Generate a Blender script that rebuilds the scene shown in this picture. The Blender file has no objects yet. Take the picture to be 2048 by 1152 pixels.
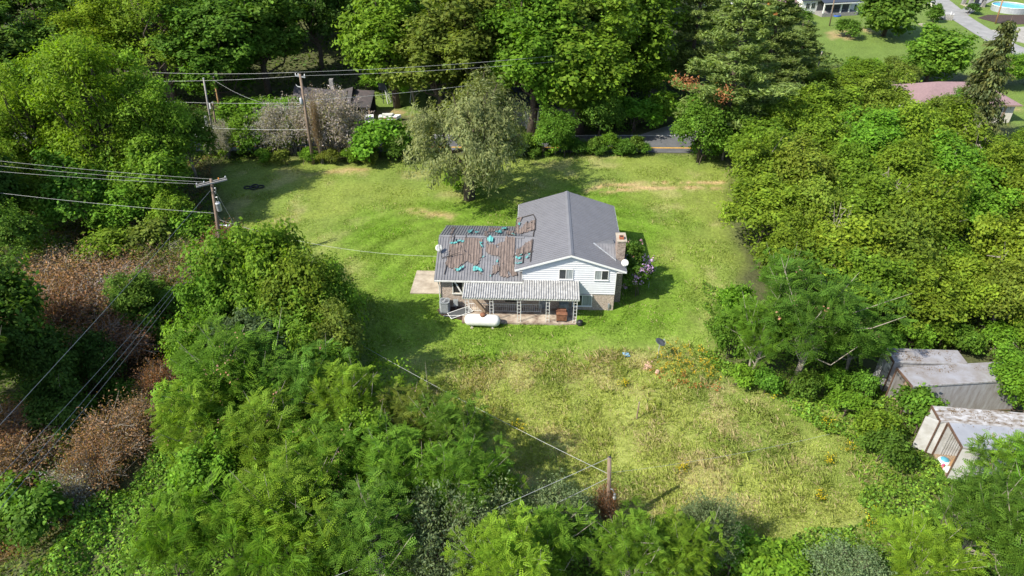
import bpy, math, random
import numpy as np
from mathutils import Vector, Matrix

sc = bpy.context.scene
# ---------------------------------------------------------------- camera, sky, sun, exposure
CAM_H = 34.0
PITCH = math.radians(34.0)
cam_d = bpy.data.cameras.new('camera')
cam_d.sensor_width = 36.0
cam_d.lens = 24.0
cam_d.clip_start = 0.5
cam_d.clip_end = 4000
cam = bpy.data.objects.new('camera', cam_d)
cam.location = (0, 0, CAM_H)
cam.rotation_euler = (math.pi / 2 - PITCH, 0, 0)
sc.collection.objects.link(cam)
sc.camera = cam

SUN_EL = math.radians(45)
SUN_AZ = math.radians(240)          # compass style: sun stands behind the camera on the left
world = bpy.data.worlds.new('World')
sc.world = world
world.use_nodes = True
wn = world.node_tree
bg = wn.nodes['Background']
sky = wn.nodes.new('ShaderNodeTexSky')
sky.sky_type = 'NISHITA'
sky.sun_disc = False
sky.sun_elevation = SUN_EL
sky.sun_rotation = SUN_AZ
wn.links.new(sky.outputs[0], bg.inputs[0])
bg.inputs[1].default_value = 0.15
sun_d = bpy.data.lights.new('sun', 'SUN')
sun_d.energy = 5.0
sun_d.angle = math.radians(0.55)
sun_d.color = (1.0, 0.94, 0.81)
sun = bpy.data.objects.new('sun', sun_d)
sdir = Vector((math.sin(SUN_AZ) * math.cos(SUN_EL), math.cos(SUN_AZ) * math.cos(SUN_EL), math.sin(SUN_EL)))
sun.rotation_euler = (-sdir).to_track_quat('-Z', 'Y').to_euler()
sun.location = sdir * 200
sc.collection.objects.link(sun)
sc.view_settings.view_transform = 'Standard'
sc.view_settings.look = 'None'
sc.view_settings.exposure = 0.80
sc.view_settings.gamma = 1.0
sc.view_settings.use_curve_mapping = False
sc.cycles.max_bounces = 7
sc.cycles.diffuse_bounces = 4
sc.cycles.transparent_max_bounces = 4

C = sc.collection
rng = np.random.default_rng(7)
random.seed(7)

# ---------------------------------------------------------------- measuring helper: photo pixel -> place on the ground
FPX = 1365.33
CF = np.array([0, math.cos(PITCH), -math.sin(PITCH)])
CU = np.array([0, math.sin(PITCH), math.cos(PITCH)])
CR = np.array([1.0, 0, 0])


def ray(px, py):
    d = CF * FPX + CR * (px - 1024) + CU * (576 - py)
    return d / np.linalg.norm(d)


def U(px, py, z=0.0):
    d = ray(px, py)
    t = (z - CAM_H) / d[2]
    p = np.array([0, 0, CAM_H]) + d * t
    return p


def smooth(a, b, x):
    t = np.clip((x - a) / (b - a), 0, 1)
    return t * t * (3 - 2 * t)


_lat = np.random.default_rng(3).random((6, 257, 257))


def vn(x, y, scale, seed=0):
    x = np.asarray(x, float) / scale + 531.7 + seed * 17.31
    y = np.asarray(y, float) / scale + 277.1 + seed * 9.77
    xi = np.floor(x).astype(int); yi = np.floor(y).astype(int)
    fx = x - xi; fy = y - yi
    fx = fx * fx * (3 - 2 * fx); fy = fy * fy * (3 - 2 * fy)
    L = _lat[seed % 6]
    a = L[xi % 256, yi % 256]; b = L[(xi + 1) % 256, yi % 256]
    c = L[xi % 256, (yi + 1) % 256]; d = L[(xi + 1) % 256, (yi + 1) % 256]
    return (a * (1 - fx) + b * fx) * (1 - fy) + (c * (1 - fx) + d * fx) * fy


def fbm(x, y, scale, seed=0, oct=4):
    s = 0; a = 1; t = 0
    for i in range(oct):
        s = s + a * vn(x, y, scale / 2 ** i, seed + i); t += a; a *= 0.55
    return s / t


def hgt(x, y):
    x = np.asarray(x, float); y = np.asarray(y, float)
    gx = -25.8 - np.clip(47 - y, -4, 30) * 0.30 + 0.8 * np.sin(y * 0.3)
    g = 2.8 * np.exp(-((x - gx) / 3.4) ** 2) * (1 - smooth(46, 53, y))
    s = np.clip((y - 98) / 70, 0, 1.6)
    hill = 17 * s ** 1.2 * (1 - smooth(22, 48, x))
    n = (fbm(x, y, 9, 1, 3) - 0.5) * 0.55
    flat = smooth(3, 9, np.hypot((x - 1.5) * 0.62, y - 52)) * smooth(1, 5, np.abs(y - 84)) * (1 - smooth(60, 90, y) * 0.5)
    return -g + hill + n * flat


def UG(px, py):
    z = 0.0
    for _ in range(12):
        p = U(px, py, z); z = float(hgt(p[0], p[1]))
    return np.array([p[0], p[1], z])


def top_height(base, py):
    d0 = None
    # height of the point above base whose image row is py
    lo, hi = 0.0, 60.0
    for _ in range(40):
        m = (lo + hi) / 2
        v = np.array([base[0], base[1], base[2] + m]) - np.array([0, 0, CAM_H])
        row = 576 - FPX * (v @ CU) / (v @ CF)
        if row > py: lo = m
        else: hi = m
    return (lo + hi) / 2


def ppm(base):
    v = np.array(base) - np.array([0, 0, CAM_H])
    return FPX / (v @ CF)


def inpoly(x, y, poly):
    x = np.asarray(x, float); y = np.asarray(y, float)
    r = np.zeros(x.shape, bool)
    n = len(poly)
    for i in range(n):
        x1, y1 = poly[i]; x2, y2 = poly[(i + 1) % n]
        if y1 == y2: continue
        c = ((y1 > y) != (y2 > y)) & (x < (x2 - x1) * (y - y1) / (y2 - y1) + x1)
        r ^= c
    return r


def wpoly(pxs):
    return [tuple(U(a, b)[:2]) for a, b in pxs]


# ---------------------------------------------------------------- object helpers
def link(o):
    C.objects.link(o); return o


def tag(o, label=None, cat=None, group=None, kind=None):
    if label: o['label'] = label
    if cat: o['category'] = cat
    if group: o['group'] = group
    if kind: o['kind'] = kind
    return o


def thing(name, label, cat, loc=(0, 0, 0), rz=0.0, group=None):
    o = link(bpy.data.objects.new(name, None))
    o.empty_display_size = 0.3
    o.location = [float(v) for v in loc]; o.rotation_euler = (0, 0, rz)
    return tag(o, label, cat, group)


class MB:
    def __init__(s):
        s.v = []; s.f = []; s.m = []

    def add(s, vs, fs):
        b = len(s.v)
        s.v += [tuple(float(c) for c in v) for v in vs]
        s.f += [[i + b for i in f] for f in fs]
        return s

    def box(s, x0, x1, y0, y1, z0, z1):
        v = [(x0, y0, z0), (x1, y0, z0), (x1, y1, z0), (x0, y1, z0), (x0, y0, z1), (x1, y0, z1), (x1, y1, z1), (x0, y1, z1)]
        f = [[0, 3, 2, 1], [4, 5, 6, 7], [0, 1, 5, 4], [1, 2, 6, 5], [2, 3, 7, 6], [3, 0, 4, 7]]
        return s.add(v, f)

    def slab(s, pts, d):
        """polygon pts extruded by vector d"""
        n = len(pts); d = np.array(d, float)
        a = [np.array(p, float) for p in pts]
        v = a + [p + d for p in a]
        f = [list(range(n))[::-1], list(range(n, 2 * n))] + [[i, (i + 1) % n, n + (i + 1) % n, n + i] for i in range(n)]
        return s.add(v, f)

    def tube(s, pts, r, n=6, cap=True):
        pts = [np.array(p, float) for p in pts]
        if np.isscalar(r): r = [r] * len(pts)
        b = len(s.v); ref = None
        for i, p in enumerate(pts):
            t = pts[min(i + 1, len(pts) - 1)] - pts[max(i - 1, 0)]
            t = t / (np.linalg.norm(t) + 1e-9)
            if ref is None:
                ref = np.array([0, 0, 1.0]) if abs(t[2]) < 0.9 else np.array([1.0, 0, 0])
            u = np.cross(t, ref); u /= (np.linalg.norm(u) + 1e-9)
            w = np.cross(u, t); ref = w
            for k in range(n):
                a = 2 * math.pi * k / n
                s.v.append(tuple(p + r[i] * (math.cos(a) * u + math.sin(a) * w)))
        for i in range(len(pts) - 1):
            for k in range(n):
                k2 = (k + 1) % n
                s.f.append([b + i * n + k, b + i * n + k2, b + (i + 1) * n + k2, b + (i + 1) * n + k])
        if cap:
            s.f.append([b + k for k in range(n)][::-1])
            e = b + (len(pts) - 1) * n
            s.f.append([e + k for k in range(n)])
        return s

    def lathe(s, prof, n=16, axis='z', c=(0, 0, 0)):
        b = len(s.v)
        for (r, h) in prof:
            for k in range(n):
                a = 2 * math.pi * k / n
                p = (r * math.cos(a), r * math.sin(a), h)
                if axis == 'x': p = (h, r * math.cos(a), r * math.sin(a))
                if axis == 'y': p = (r * math.cos(a), h, -r * math.sin(a))
                s.v.append((p[0] + c[0], p[1] + c[1], p[2] + c[2]))
        m = len(prof)
        for i in range(m - 1):
            for k in range(n):
                k2 = (k + 1) % n
                s.f.append([b + i * n + k, b + i * n + k2, b + (i + 1) * n + k2, b + (i + 1) * n + k])
        s.f.append([b + k for k in range(n)][::-1])
        s.f.append([b + (m - 1) * n + k for k in range(n)])
        return s

    def xf(s, M, start=0):
        for i in range(start, len(s.v)):
            s.v[i] = tuple(M @ Vector(s.v[i]))
        return s

    def build(s, name, mat, parent=None, smooth=False):
        me = bpy.data.meshes.new(name)
        me.from_pydata(s.v, [], s.f)
        if mat: me.materials.append(mat)
        if smooth: me.shade_smooth()
        o = link(bpy.data.objects.new(name, me))
        if parent is not None: o.parent = parent
        return o


def add_part(name, me, parent, col=None):
    o = link(bpy.data.objects.new(name, me)); o.parent = parent
    if col is not None: o.color = (col[0], col[1], col[2], 1)
    return o


# ---------------------------------------------------------------- materials
def mat(name, col, rough=0.7, metal=0.0, var=0.0, scale=4.0, col2=None, bump=0.0, bscale=30.0, spec=0.5, stretch=None):
    m = bpy.data.materials.new(name); m.use_nodes = True
    nt = m.node_tree; N = nt.nodes; L = nt.links
    b = N['Principled BSDF']
    b.inputs['Roughness'].default_value = rough
    b.inputs['Metallic'].default_value = metal
    b.inputs['Specular IOR Level'].default_value = spec
    b.inputs['Base Color'].default_value = (*col, 1)
    tc = N.new('ShaderNodeTexCoord')
    vec = tc.outputs['Object']
    if stretch:
        mp = N.new('ShaderNodeMapping'); mp.inputs['Scale'].default_value = stretch
        L.new(vec, mp.inputs['Vector']); vec = mp.outputs[0]
    if var > 0 or col2:
        n = N.new('ShaderNodeTexNoise'); n.inputs['Scale'].default_value = scale
        n.inputs['Detail'].default_value = 6; n.inputs['Roughness'].default_value = 0.65
        L.new(vec, n.inputs['Vector'])
        r = N.new('ShaderNodeValToRGB')
        r.color_ramp.elements[0].position = 0.36; r.color_ramp.elements[1].position = 0.64
        c2 = col2 if col2 else tuple(c * (1 - var) for c in col)
        r.color_ramp.elements[0].color = (*c2, 1); r.color_ramp.elements[1].color = (*col, 1)
        L.new(n.outputs['Fac'], r.inputs['Fac']); L.new(r.outputs['Color'], b.inputs['Base Color'])
    if bump > 0:
        n2 = N.new('ShaderNodeTexNoise'); n2.inputs['Scale'].default_value = bscale; n2.inputs['Detail'].default_value = 4
        L.new(vec, n2.inputs['Vector'])
        bp = N.new('ShaderNodeBump'); bp.inputs['Strength'].default_value = bump; bp.inputs['Distance'].default_value = 0.05
        L.new(n2.outputs['Fac'], bp.inputs['Height']); L.new(bp.outputs[0], b.inputs['Normal'])
    return m


def leaf_mat():
    m = bpy.data.materials.new('leaf'); m.use_nodes = True
    nt = m.node_tree; N = nt.nodes; L = nt.links
    for n in list(N): N.remove(n)
    out = N.new('ShaderNodeOutputMaterial')
    oi = N.new('ShaderNodeObjectInfo')
    at = N.new('ShaderNodeAttribute'); at.attribute_name = 'col'
    mul = N.new('ShaderNodeMix'); mul.data_type = 'RGBA'; mul.blend_type = 'MULTIPLY'
    mul.inputs['Factor'].default_value = 1.0
    L.new(oi.outputs['Color'], mul.inputs[6]); L.new(at.outputs['Color'], mul.inputs[7])
    pr = N.new('ShaderNodeBsdfPrincipled')
    pr.inputs['Roughness'].default_value = 0.6; pr.inputs['Specular IOR Level'].default_value = 0.1
    L.new(mul.outputs[2], pr.inputs['Base Color'])
    tr = N.new('ShaderNodeBsdfTranslucent')
    g = N.new('ShaderNodeMix'); g.data_type = 'RGBA'; g.blend_type = 'MULTIPLY'; g.inputs['Factor'].default_value = 1.0
    g.inputs[7].default_value = (1.2, 1.3, 0.4, 1)
    L.new(mul.outputs[2], g.inputs[6]); L.new(g.outputs[2], tr.inputs['Color'])
    mx = N.new('ShaderNodeMixShader'); mx.inputs[0].default_value = 0.42
    L.new(pr.outputs[0], mx.inputs[1]); L.new(tr.outputs[0], mx.inputs[2])
    L.new(mx.outputs[0], out.inputs['Surface'])
    return m


def ground_mat():
    m = bpy.data.materials.new('turf'); m.use_nodes = True
    nt = m.node_tree; N = nt.nodes; L = nt.links
    b = N['Principled BSDF']; b.inputs['Roughness'].default_value = 0.9; b.inputs['Specular IOR Level'].default_value = 0.15
    at = N.new('ShaderNodeAttribute'); at.attribute_name = 'col'
    tc = N.new('ShaderNodeTexCoord')
    n = N.new('ShaderNodeTexNoise'); n.inputs['Scale'].default_value = 3.2; n.inputs['Detail'].default_value = 8; n.inputs['Roughness'].default_value = 0.75
    L.new(tc.outputs['Object'], n.inputs['Vector'])
    r = N.new('ShaderNodeMapRange'); r.inputs[1].default_value = 0.3; r.inputs[2].default_value = 0.7; r.inputs[3].default_value = 0.55; r.inputs[4].default_value = 1.45
    L.new(n.outputs['Fac'], r.inputs[0])
    mul = N.new('ShaderNodeVectorMath'); mul.operation = 'SCALE'
    L.new(at.outputs['Color'], mul.inputs[0]); L.new(r.outputs[0], mul.inputs['Scale'])
    L.new(mul.outputs[0], b.inputs['Base Color'])
    n2 = N.new('ShaderNodeTexNoise'); n2.inputs['Scale'].default_value = 9; n2.inputs['Detail'].default_value = 6
    L.new(tc.outputs['Object'], n2.inputs['Vector'])
    bp = N.new('ShaderNodeBump'); bp.inputs['Strength'].default_value = 0.7; bp.inputs['Distance'].default_value = 0.12
    L.new(n2.outputs['Fac'], bp.inputs['Height']); L.new(bp.outputs[0], b.inputs['Normal'])
    return m


def brick_mat(name, c1, c2, mortar):
    m = bpy.data.materials.new(name); m.use_nodes = True
    nt = m.node_tree; N = nt.nodes; L = nt.links
    b = N['Principled BSDF']; b.inputs['Roughness'].default_value = 0.85
    tc = N.new('ShaderNodeTexCoord')
    sep = N.new('ShaderNodeSeparateXYZ'); L.new(tc.outputs['Object'], sep.inputs[0])
    ad = N.new('ShaderNodeMath'); L.new(sep.outputs[0], ad.inputs[0]); L.new(sep.outputs[1], ad.inputs[1])
    cb = N.new('ShaderNodeCombineXYZ'); L.new(ad.outputs[0], cb.inputs[0]); L.new(sep.outputs[2], cb.inputs[1])
    br = N.new('ShaderNodeTexBrick'); br.inputs['Scale'].default_value = 1.0
    br.inputs['Brick Width'].default_value = 0.23; br.inputs['Row Height'].default_value = 0.08; br.inputs['Mortar Size'].default_value = 0.008
    br.inputs['Color1'].default_value = (*c1, 1); br.inputs['Color2'].default_value = (*c2, 1); br.inputs['Mortar'].default_value = (*mortar, 1)
    L.new(cb.outputs[0], br.inputs['Vector'])
    n = N.new('ShaderNodeTexNoise'); n.inputs['Scale'].default_value = 7; n.inputs['Detail'].default_value = 6
    mp = N.new('ShaderNodeMapping'); mp.inputs['Scale'].default_value = (1, 1, 3)
    L.new(tc.outputs['Object'], mp.inputs[0]); L.new(mp.outputs[0], n.inputs['Vector'])
    r = N.new('ShaderNodeMapRange'); r.inputs[1].default_value = 0.3; r.inputs[2].default_value = 0.7; r.inputs[3].default_value = 0.35; r.inputs[4].default_value = 1.35
    L.new(n.outputs['Fac'], r.inputs[0])
    mul = N.new('ShaderNodeVectorMath'); mul.operation = 'SCALE'
    L.new(br.outputs['Color'], mul.inputs[0]); L.new(r.outputs[0], mul.inputs['Scale'])
    L.new(mul.outputs[0], b.inputs['Base Color'])
    bp = N.new('ShaderNodeBump'); bp.inputs['Strength'].default_value = 0.5; bp.inputs['Distance'].default_value = 0.02
    L.new(br.outputs['Fac'], bp.inputs['Height']); bp.invert = True; L.new(bp.outputs[0], b.inputs['Normal'])
    return m


LEAF = leaf_mat()
TURF = ground_mat()
M = dict(
    bark=mat('bark', (0.10, 0.075, 0.055), 0.9, var=0.5, scale=6, bump=0.6, bscale=12),
    palebark=mat('pale_bark', (0.30, 0.26, 0.21), 0.9, var=0.4, scale=6),
    roof=mat('roof_metal', (0.158, 0.157, 0.170), 0.45, 0.0, var=0.12, scale=1.2, spec=0.5),
    roofold=mat('weathered_roof_metal', (0.18, 0.178, 0.188), 0.5, 0.0, var=0.25, scale=1.5),
    white=mat('white_paint', (0.66, 0.66, 0.65), 0.5, var=0.06, scale=3),
    siding=mat('white_siding', (0.55, 0.56, 0.58), 0.55, var=0.07, scale=2.5),
    dirtywhite=mat('dirty_white_paint', (0.62, 0.62, 0.58), 0.6, var=0.35, scale=3),
    awn=mat('dirty_corrugated_aluminium', (0.37, 0.37, 0.37), 0.8, col2=(0.22, 0.22, 0.22), scale=3.5, spec=0.2),
    glass=mat('window_glass', (0.03, 0.035, 0.04), 0.08, spec=0.7),
    curtain=mat('curtained_glass', (0.30, 0.33, 0.34), 0.25, var=0.4, scale=2, stretch=(6, 1, 0.6)),
    dark=mat('dark_opening', (0.012, 0.012, 0.012), 0.9),
    brick=brick_mat('brick', (0.46, 0.36, 0.29), (0.36, 0.27, 0.21), (0.52, 0.48, 0.43)),
    brickdark=brick_mat('chimney_brick', (0.33, 0.24, 0.19), (0.20, 0.13, 0.10), (0.40, 0.37, 0.33)),
    flue=mat('clay_flue', (0.36, 0.11, 0.05), 0.8, var=0.3),
    concrete=mat('concrete', (0.40, 0.35, 0.28), 0.9, col2=(0.25, 0.21, 0.16), scale=1.1, bump=0.3),
    stain=mat('stained_slab', (0.42, 0.36, 0.29), 0.9, col2=(0.17, 0.12, 0.09), scale=1.6, bump=0.3),
    asphalt=mat('asphalt', (0.105, 0.108, 0.115), 0.9, var=0.3, scale=0.7, bump=0.3, bscale=40),
    palert=mat('pale_asphalt', (0.26, 0.255, 0.25), 0.9, var=0.25, scale=0.5, bump=0.2),
    gravel=mat('gravel', (0.33, 0.31, 0.28), 0.95, var=0.35, scale=1.3, bump=0.6, bscale=25),
    yellow=mat('yellow_road_paint', (0.62, 0.34, 0.04), 0.8, var=0.3),
    whitel=mat('white_road_paint', (0.7, 0.7, 0.68), 0.8, var=0.3),
    tarp=mat('brown_underlayment', (0.185, 0.142, 0.122), 0.85, col2=(0.095, 0.072, 0.062), scale=3.0, bump=0.6, bscale=8, stretch=(4, 0.6, 1)),
    teal=mat('teal_lining', (0.06, 0.36, 0.34), 0.6, col2=(0.10, 0.22, 0.22), scale=4),
    batten=mat('dark_batten', (0.05, 0.04, 0.035), 0.8, var=0.3),
    steel=mat('galvanised_steel', (0.42, 0.44, 0.46), 0.45, 0.3, var=0.25),
    grey=mat('grey_enamel', (0.22, 0.24, 0.25), 0.5, var=0.15),
    darkgrey=mat('dark_grey_metal', (0.07, 0.075, 0.08), 0.5, var=0.2),
    tank=mat('white_tank_paint', (0.68, 0.68, 0.66), 0.4, var=0.18, scale=1.6),
    rust=mat('rust', (0.23, 0.10, 0.05), 0.9, col2=(0.11, 0.045, 0.03), scale=4, bump=0.4),
    frame=mat('dark_rusty_frame', (0.13, 0.075, 0.05), 0.85, var=0.5, scale=5),
    black=mat('black_iron', (0.025, 0.025, 0.028), 0.5),
    wood=mat('weathered_wood', (0.30, 0.22, 0.15), 0.85, var=0.45, scale=3, stretch=(3, 3, 0.6)),
    pole=mat('pole_wood', (0.23, 0.165, 0.12), 0.9, var=0.5, scale=4, stretch=(4, 4, 0.5)),
    brownpole=mat('brown_pole_wood', (0.36, 0.20, 0.09), 0.9, var=0.3, scale=4, stretch=(4, 4, 0.5)),
    greywood=mat('grey_cross_arm', (0.33, 0.31, 0.29), 0.85, var=0.4, scale=4, stretch=(1, 3, 3)),
    ceramic=mat('orange_insulator', (0.55, 0.20, 0.03), 0.3),
    wire=mat('wire', (0.30, 0.31, 0.31), 0.5, 0.0),
    boxwhite=mat('trailer_white', (0.45, 0.45, 0.455), 0.7, col2=(0.33, 0.32, 0.305), scale=1.6),
    boxgrey=mat('trailer_grey', (0.36, 0.36, 0.37), 0.55, col2=(0.24, 0.22, 0.21), scale=1.5, stretch=(2.5, 2.5, 0.5)),
    boxroof=mat('trailer_roof', (0.28, 0.29, 0.325), 0.5, var=0.18, scale=0.9),
    rustroof=mat('flaked_rusty_roof', (0.42, 0.42, 0.44), 0.6, col2=(0.12, 0.085, 0.05), scale=2.0, stretch=(0.8, 1.7, 1)),
    streakroof=mat('streaked_trailer_roof', (0.26, 0.26, 0.285), 0.6, col2=(0.19, 0.17, 0.16), scale=1.1, stretch=(1, 1, 1)),
    card=mat('cardboard', (0.30, 0.18, 0.09), 0.9, var=0.2),
    bluebag=mat('blue_bag', (0.10, 0.36, 0.50), 0.5, var=0.3, scale=3),
    pink=mat('pink_plastic', (0.60, 0.06, 0.16), 0.5),
    blue=mat('pale_blue_plastic', (0.22, 0.42, 0.62), 0.5, var=0.2),
    pool=mat('pool_water', (0.03, 0.33, 0.50), 0.12),
    bluetarp=mat('blue_tarp', (0.04, 0.12, 0.55), 0.6),
    rubble=mat('pink_rubble', (0.52, 0.33, 0.24), 0.9, var=0.35, scale=6),
    mulch=mat('dark_mulch', (0.06, 0.035, 0.025), 0.95, var=0.5, scale=3, bump=0.8),
    clay=mat('bare_clay', (0.42, 0.28, 0.17), 0.95, col2=(0.26, 0.2, 0.09), scale=1.2, bump=0.5),
    shedroof=mat('rusted_shed_roof', (0.075, 0.058, 0.06), 0.8, col2=(0.03, 0.032, 0.034), scale=0.9),
    pinkroof=mat('pink_shingle_roof', (0.23, 0.150, 0.155), 0.85, var=0.2, scale=3),
    blueroof=mat('dark_blue_roof', (0.04, 0.05, 0.075), 0.6, var=0.2),
    cream=mat('cream_wall', (0.55, 0.52, 0.44), 0.8, var=0.15, scale=3),
    orange=mat('orange_board', (0.42, 0.17, 0.04), 0.8, var=0.2),
    stone=mat('stone_wall', (0.30, 0.29, 0.28), 0.9, col2=(0.14, 0.13, 0.13), scale=5, bump=0.6),
    creek=mat('muddy_bank', (0.17, 0.12, 0.05), 0.9, var=0.4),
    carwhite=mat('car_white', (0.75, 0.75, 0.75), 0.25),
    carred=mat('faded_red', (0.45, 0.10, 0.10), 0.5, var=0.4),
    tyre=mat('tyre', (0.02, 0.02, 0.02), 0.8),
)

# ---------------------------------------------------------------- foliage builders (numpy)
def norm(a):
    return a / (np.linalg.norm(a, axis=-1, keepdims=True) + 1e-9)


def quads_mesh(name, verts, quads, col):
    me = bpy.data.meshes.new(name)
    nv = len(verts); nq = len(quads)
    me.vertices.add(nv); me.vertices.foreach_set('co', np.asarray(verts, np.float32).ravel())
    me.loops.add(nq * 4); me.loops.foreach_set('vertex_index', np.asarray(quads, np.int32).ravel())
    me.polygons.add(nq)
    me.polygons.foreach_set('loop_start', np.arange(0, nq * 4, 4, dtype=np.int32))
    me.update(calc_edges=True)
    a = me.attributes.new('col', 'FLOAT_COLOR', 'POINT')
    c4 = np.ones((nv, 4), np.float32); c4[:, :3] = col
    a.data.foreach_set('color', c4.ravel())
    me.materials.append(LEAF)
    return me


def rhombs(g, pos, nrm, size, aspect=0.6, dirs=None, fold=0.18):
    n = len(pos)
    nrm = norm(nrm)
    if dirs is None: dirs = g.normal(size=(n, 3))
    t = norm(dirs - (dirs * nrm).sum(1, keepdims=True) * nrm)
    b = np.cross(nrm, t)
    s = np.asarray(size)[:, None] if np.ndim(size) else size
    v = np.empty((n, 4, 3))
    v[:, 0] = pos - t * s
    v[:, 1] = pos + b * s * aspect + nrm * s * fold
    v[:, 2] = pos + t * s
    v[:, 3] = pos - b * s * aspect + nrm * s * fold
    return v.reshape(-1, 3)


def qidx(n): return np.arange(n * 4).reshape(n, 4)


def tint(g, n, amt=0.28, warm=0.17):
    """small per-leaf variation of the leaf's own colour"""
    v = np.clip(1 + g.normal(size=n) * amt, 0.45, 1.8)
    w = np.clip(g.normal(size=n) * warm, -0.5, 0.8)
    c = np.stack([v * (1 + 0.36 * w), v * (1 + 0.10 * w), v * (1 - 0.3 * w)], 1)
    return c


def crown_mesh(name, g, R, z0, z1, nl=26, m=12, k=20, leaf=0.19, lr=(0.26, 0.42), aspect=0.6, sig=0.17, flat=1.0, zmin=-0.45, amt=0.19, top=1.0):
    c = np.array([0, 0, (z0 + z1) / 2]); rz = (z1 - z0) / 2
    P = []; Nn = []; T = []; lob = []; ph0 = g.uniform(0, 6.28)
    for i in range(nl):
        while True:
            u = g.normal(size=3); u /= np.linalg.norm(u)
            if u[2] > zmin: break
        sh = g.uniform(0.42, 0.92) * (0.82 + 0.36 * math.sin(2.0 * math.atan2(u[1], u[0]) + ph0) * math.sin(3 * u[2] + ph0)) * (1.18 if g.random() < 0.14 else 1.0)
        r = R * (g.uniform(*lr) if g.random() > 0.3 else g.uniform(lr[0] * .6, lr[0]))
        wx = 1.0 if u[2] < 0 else 1.0 - (1 - top) * u[2]
        lc = c + u * np.array([(R - r * 0.6) * wx, (R - r * 0.6) * wx, max(rz - r * 0.6 * flat, 0.2)]) * sh / 0.85
        lob.append(lc)
        tl = np.clip(1 + g.normal() * 0.10, 0.75, 1.25)
        for j in range(m):
            while True:
                d = g.normal(size=3); d /= np.linalg.norm(d)
                if d @ (u * 0.8 + np.array([0, 0, 0.7])) > -0.35: break
            cc = lc + d * r * np.array([1, 1, flat]) * g.uniform(0.7, 1.08)
            cn = int(k * g.uniform(0.6, 1.3))
            off = g.normal(size=(cn, 3)) * (sig * R ** 0.35) * np.array([1, 1, 0.75])
            P.append(cc + off)
            Nn.append(d * 0.8 + np.array([0, 0, 0.75]) + g.normal(size=(cn, 3)) * 0.45)
            T.append(tint(g, cn, amt) * tl * np.clip(1 + g.normal() * 0.1, 0.7, 1.3))
    P = np.concatenate(P); Nn = np.concatenate(Nn); T = np.concatenate(T)
    n = len(P)
    s = leaf * g.uniform(0.45, 1.5, n)
    v = rhombs(g, P, Nn, s, aspect)
    return quads_mesh(name, v, qidx(n), np.repeat(T, 4, 0)), lob


def limb_mesh(name, g, H, r0, lob, base_z, ntrunk=1, nlimb=10, matl='bark', lean=0.15):
    b = MB()
    for t in range(ntrunk):
        bx = g.normal(size=2) * 0.25 * (ntrunk > 1)
        top = np.array([g.normal() * lean * H * 0.3, g.normal() * lean * H * 0.3, H * 0.8])
        pts = [np.array([bx[0], bx[1], -0.4])]
        for q in (0.2, 0.45, 0.7, 1.0):
            pts.append(np.array([bx[0], bx[1], 0]) * (1 - q) + top * q + np.array([*(g.normal(size=2) * 0.04 * H * q), 0]))
        b.tube(pts, [r0 * 1.25, r0, r0 * 0.75, r0 * 0.5, r0 * 0.15], 7)
        idx = g.permutation(len(lob))[:nlimb]
        for i in idx:
            l = np.array(lob[i])
            zz = np.clip(l[2] * g.uniform(0.35, 0.7), base_z * 0.6, H * 0.7)
            q = zz / (H * 0.8)
            s = np.array([bx[0], bx[1], 0]) * (1 - q) + top * q; s[2] = zz
            mid = (s + l) / 2 + g.normal(size=3) * 0.12 * np.linalg.norm(l - s) + np.array([0, 0, -0.05 * H])
            b.tube([s, mid, l, l + (l - mid) * 0.35], [r0 * 0.42, r0 * 0.28, r0 * 0.14, r0 * 0.05], 5, cap=False)
    me = bpy.data.meshes.new(name); me.from_pydata(b.v, [], b.f); me.materials.append(M[matl]); me.shade_smooth()
    return me


def scatter_template(tv, tq, P, X, Y, Z, S):
    """template verts (V,3) placed at P with basis X,Y,Z and scale S"""
    v = tv[None, :, 0, None] * X[:, None] + tv[None, :, 1, None] * Y[:, None] + tv[None, :, 2, None] * Z[:, None]
    v = v * S[:, None, None] + P[:, None]
    q = tq[None] + (np.arange(len(P)) * len(tv))[:, None, None]
    return v.reshape(-1, 3), q.reshape(-1, 4)


def frond_template(npair, wid, pin_w, droop):
    V = []; Q = []
    xs = np.linspace(0.12, 0.98, npair)
    for i, x in enumerate(xs):
        L = wid * math.sin(math.pi * (0.16 + 0.8 * (x - 0.1) / 0.95)) ** 0.6
        z = -droop * x * x
        for sgn in (1, -1):
            b = len(V)
            V += [(x, 0.01 * sgn, z), (x + pin_w * 1.1 + L * 0.2, sgn * L * 0.5, z + 0.015), (x + L * 0.42, sgn * L, z - 0.07 * L), (x - pin_w + L * 0.2, sgn * L * 0.5, z + 0.015)]
            Q.append([b, b + 1, b + 2, b + 3] if sgn > 0 else [b + 3, b + 2, b + 1, b])
    return np.array(V), np.array(Q)


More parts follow.
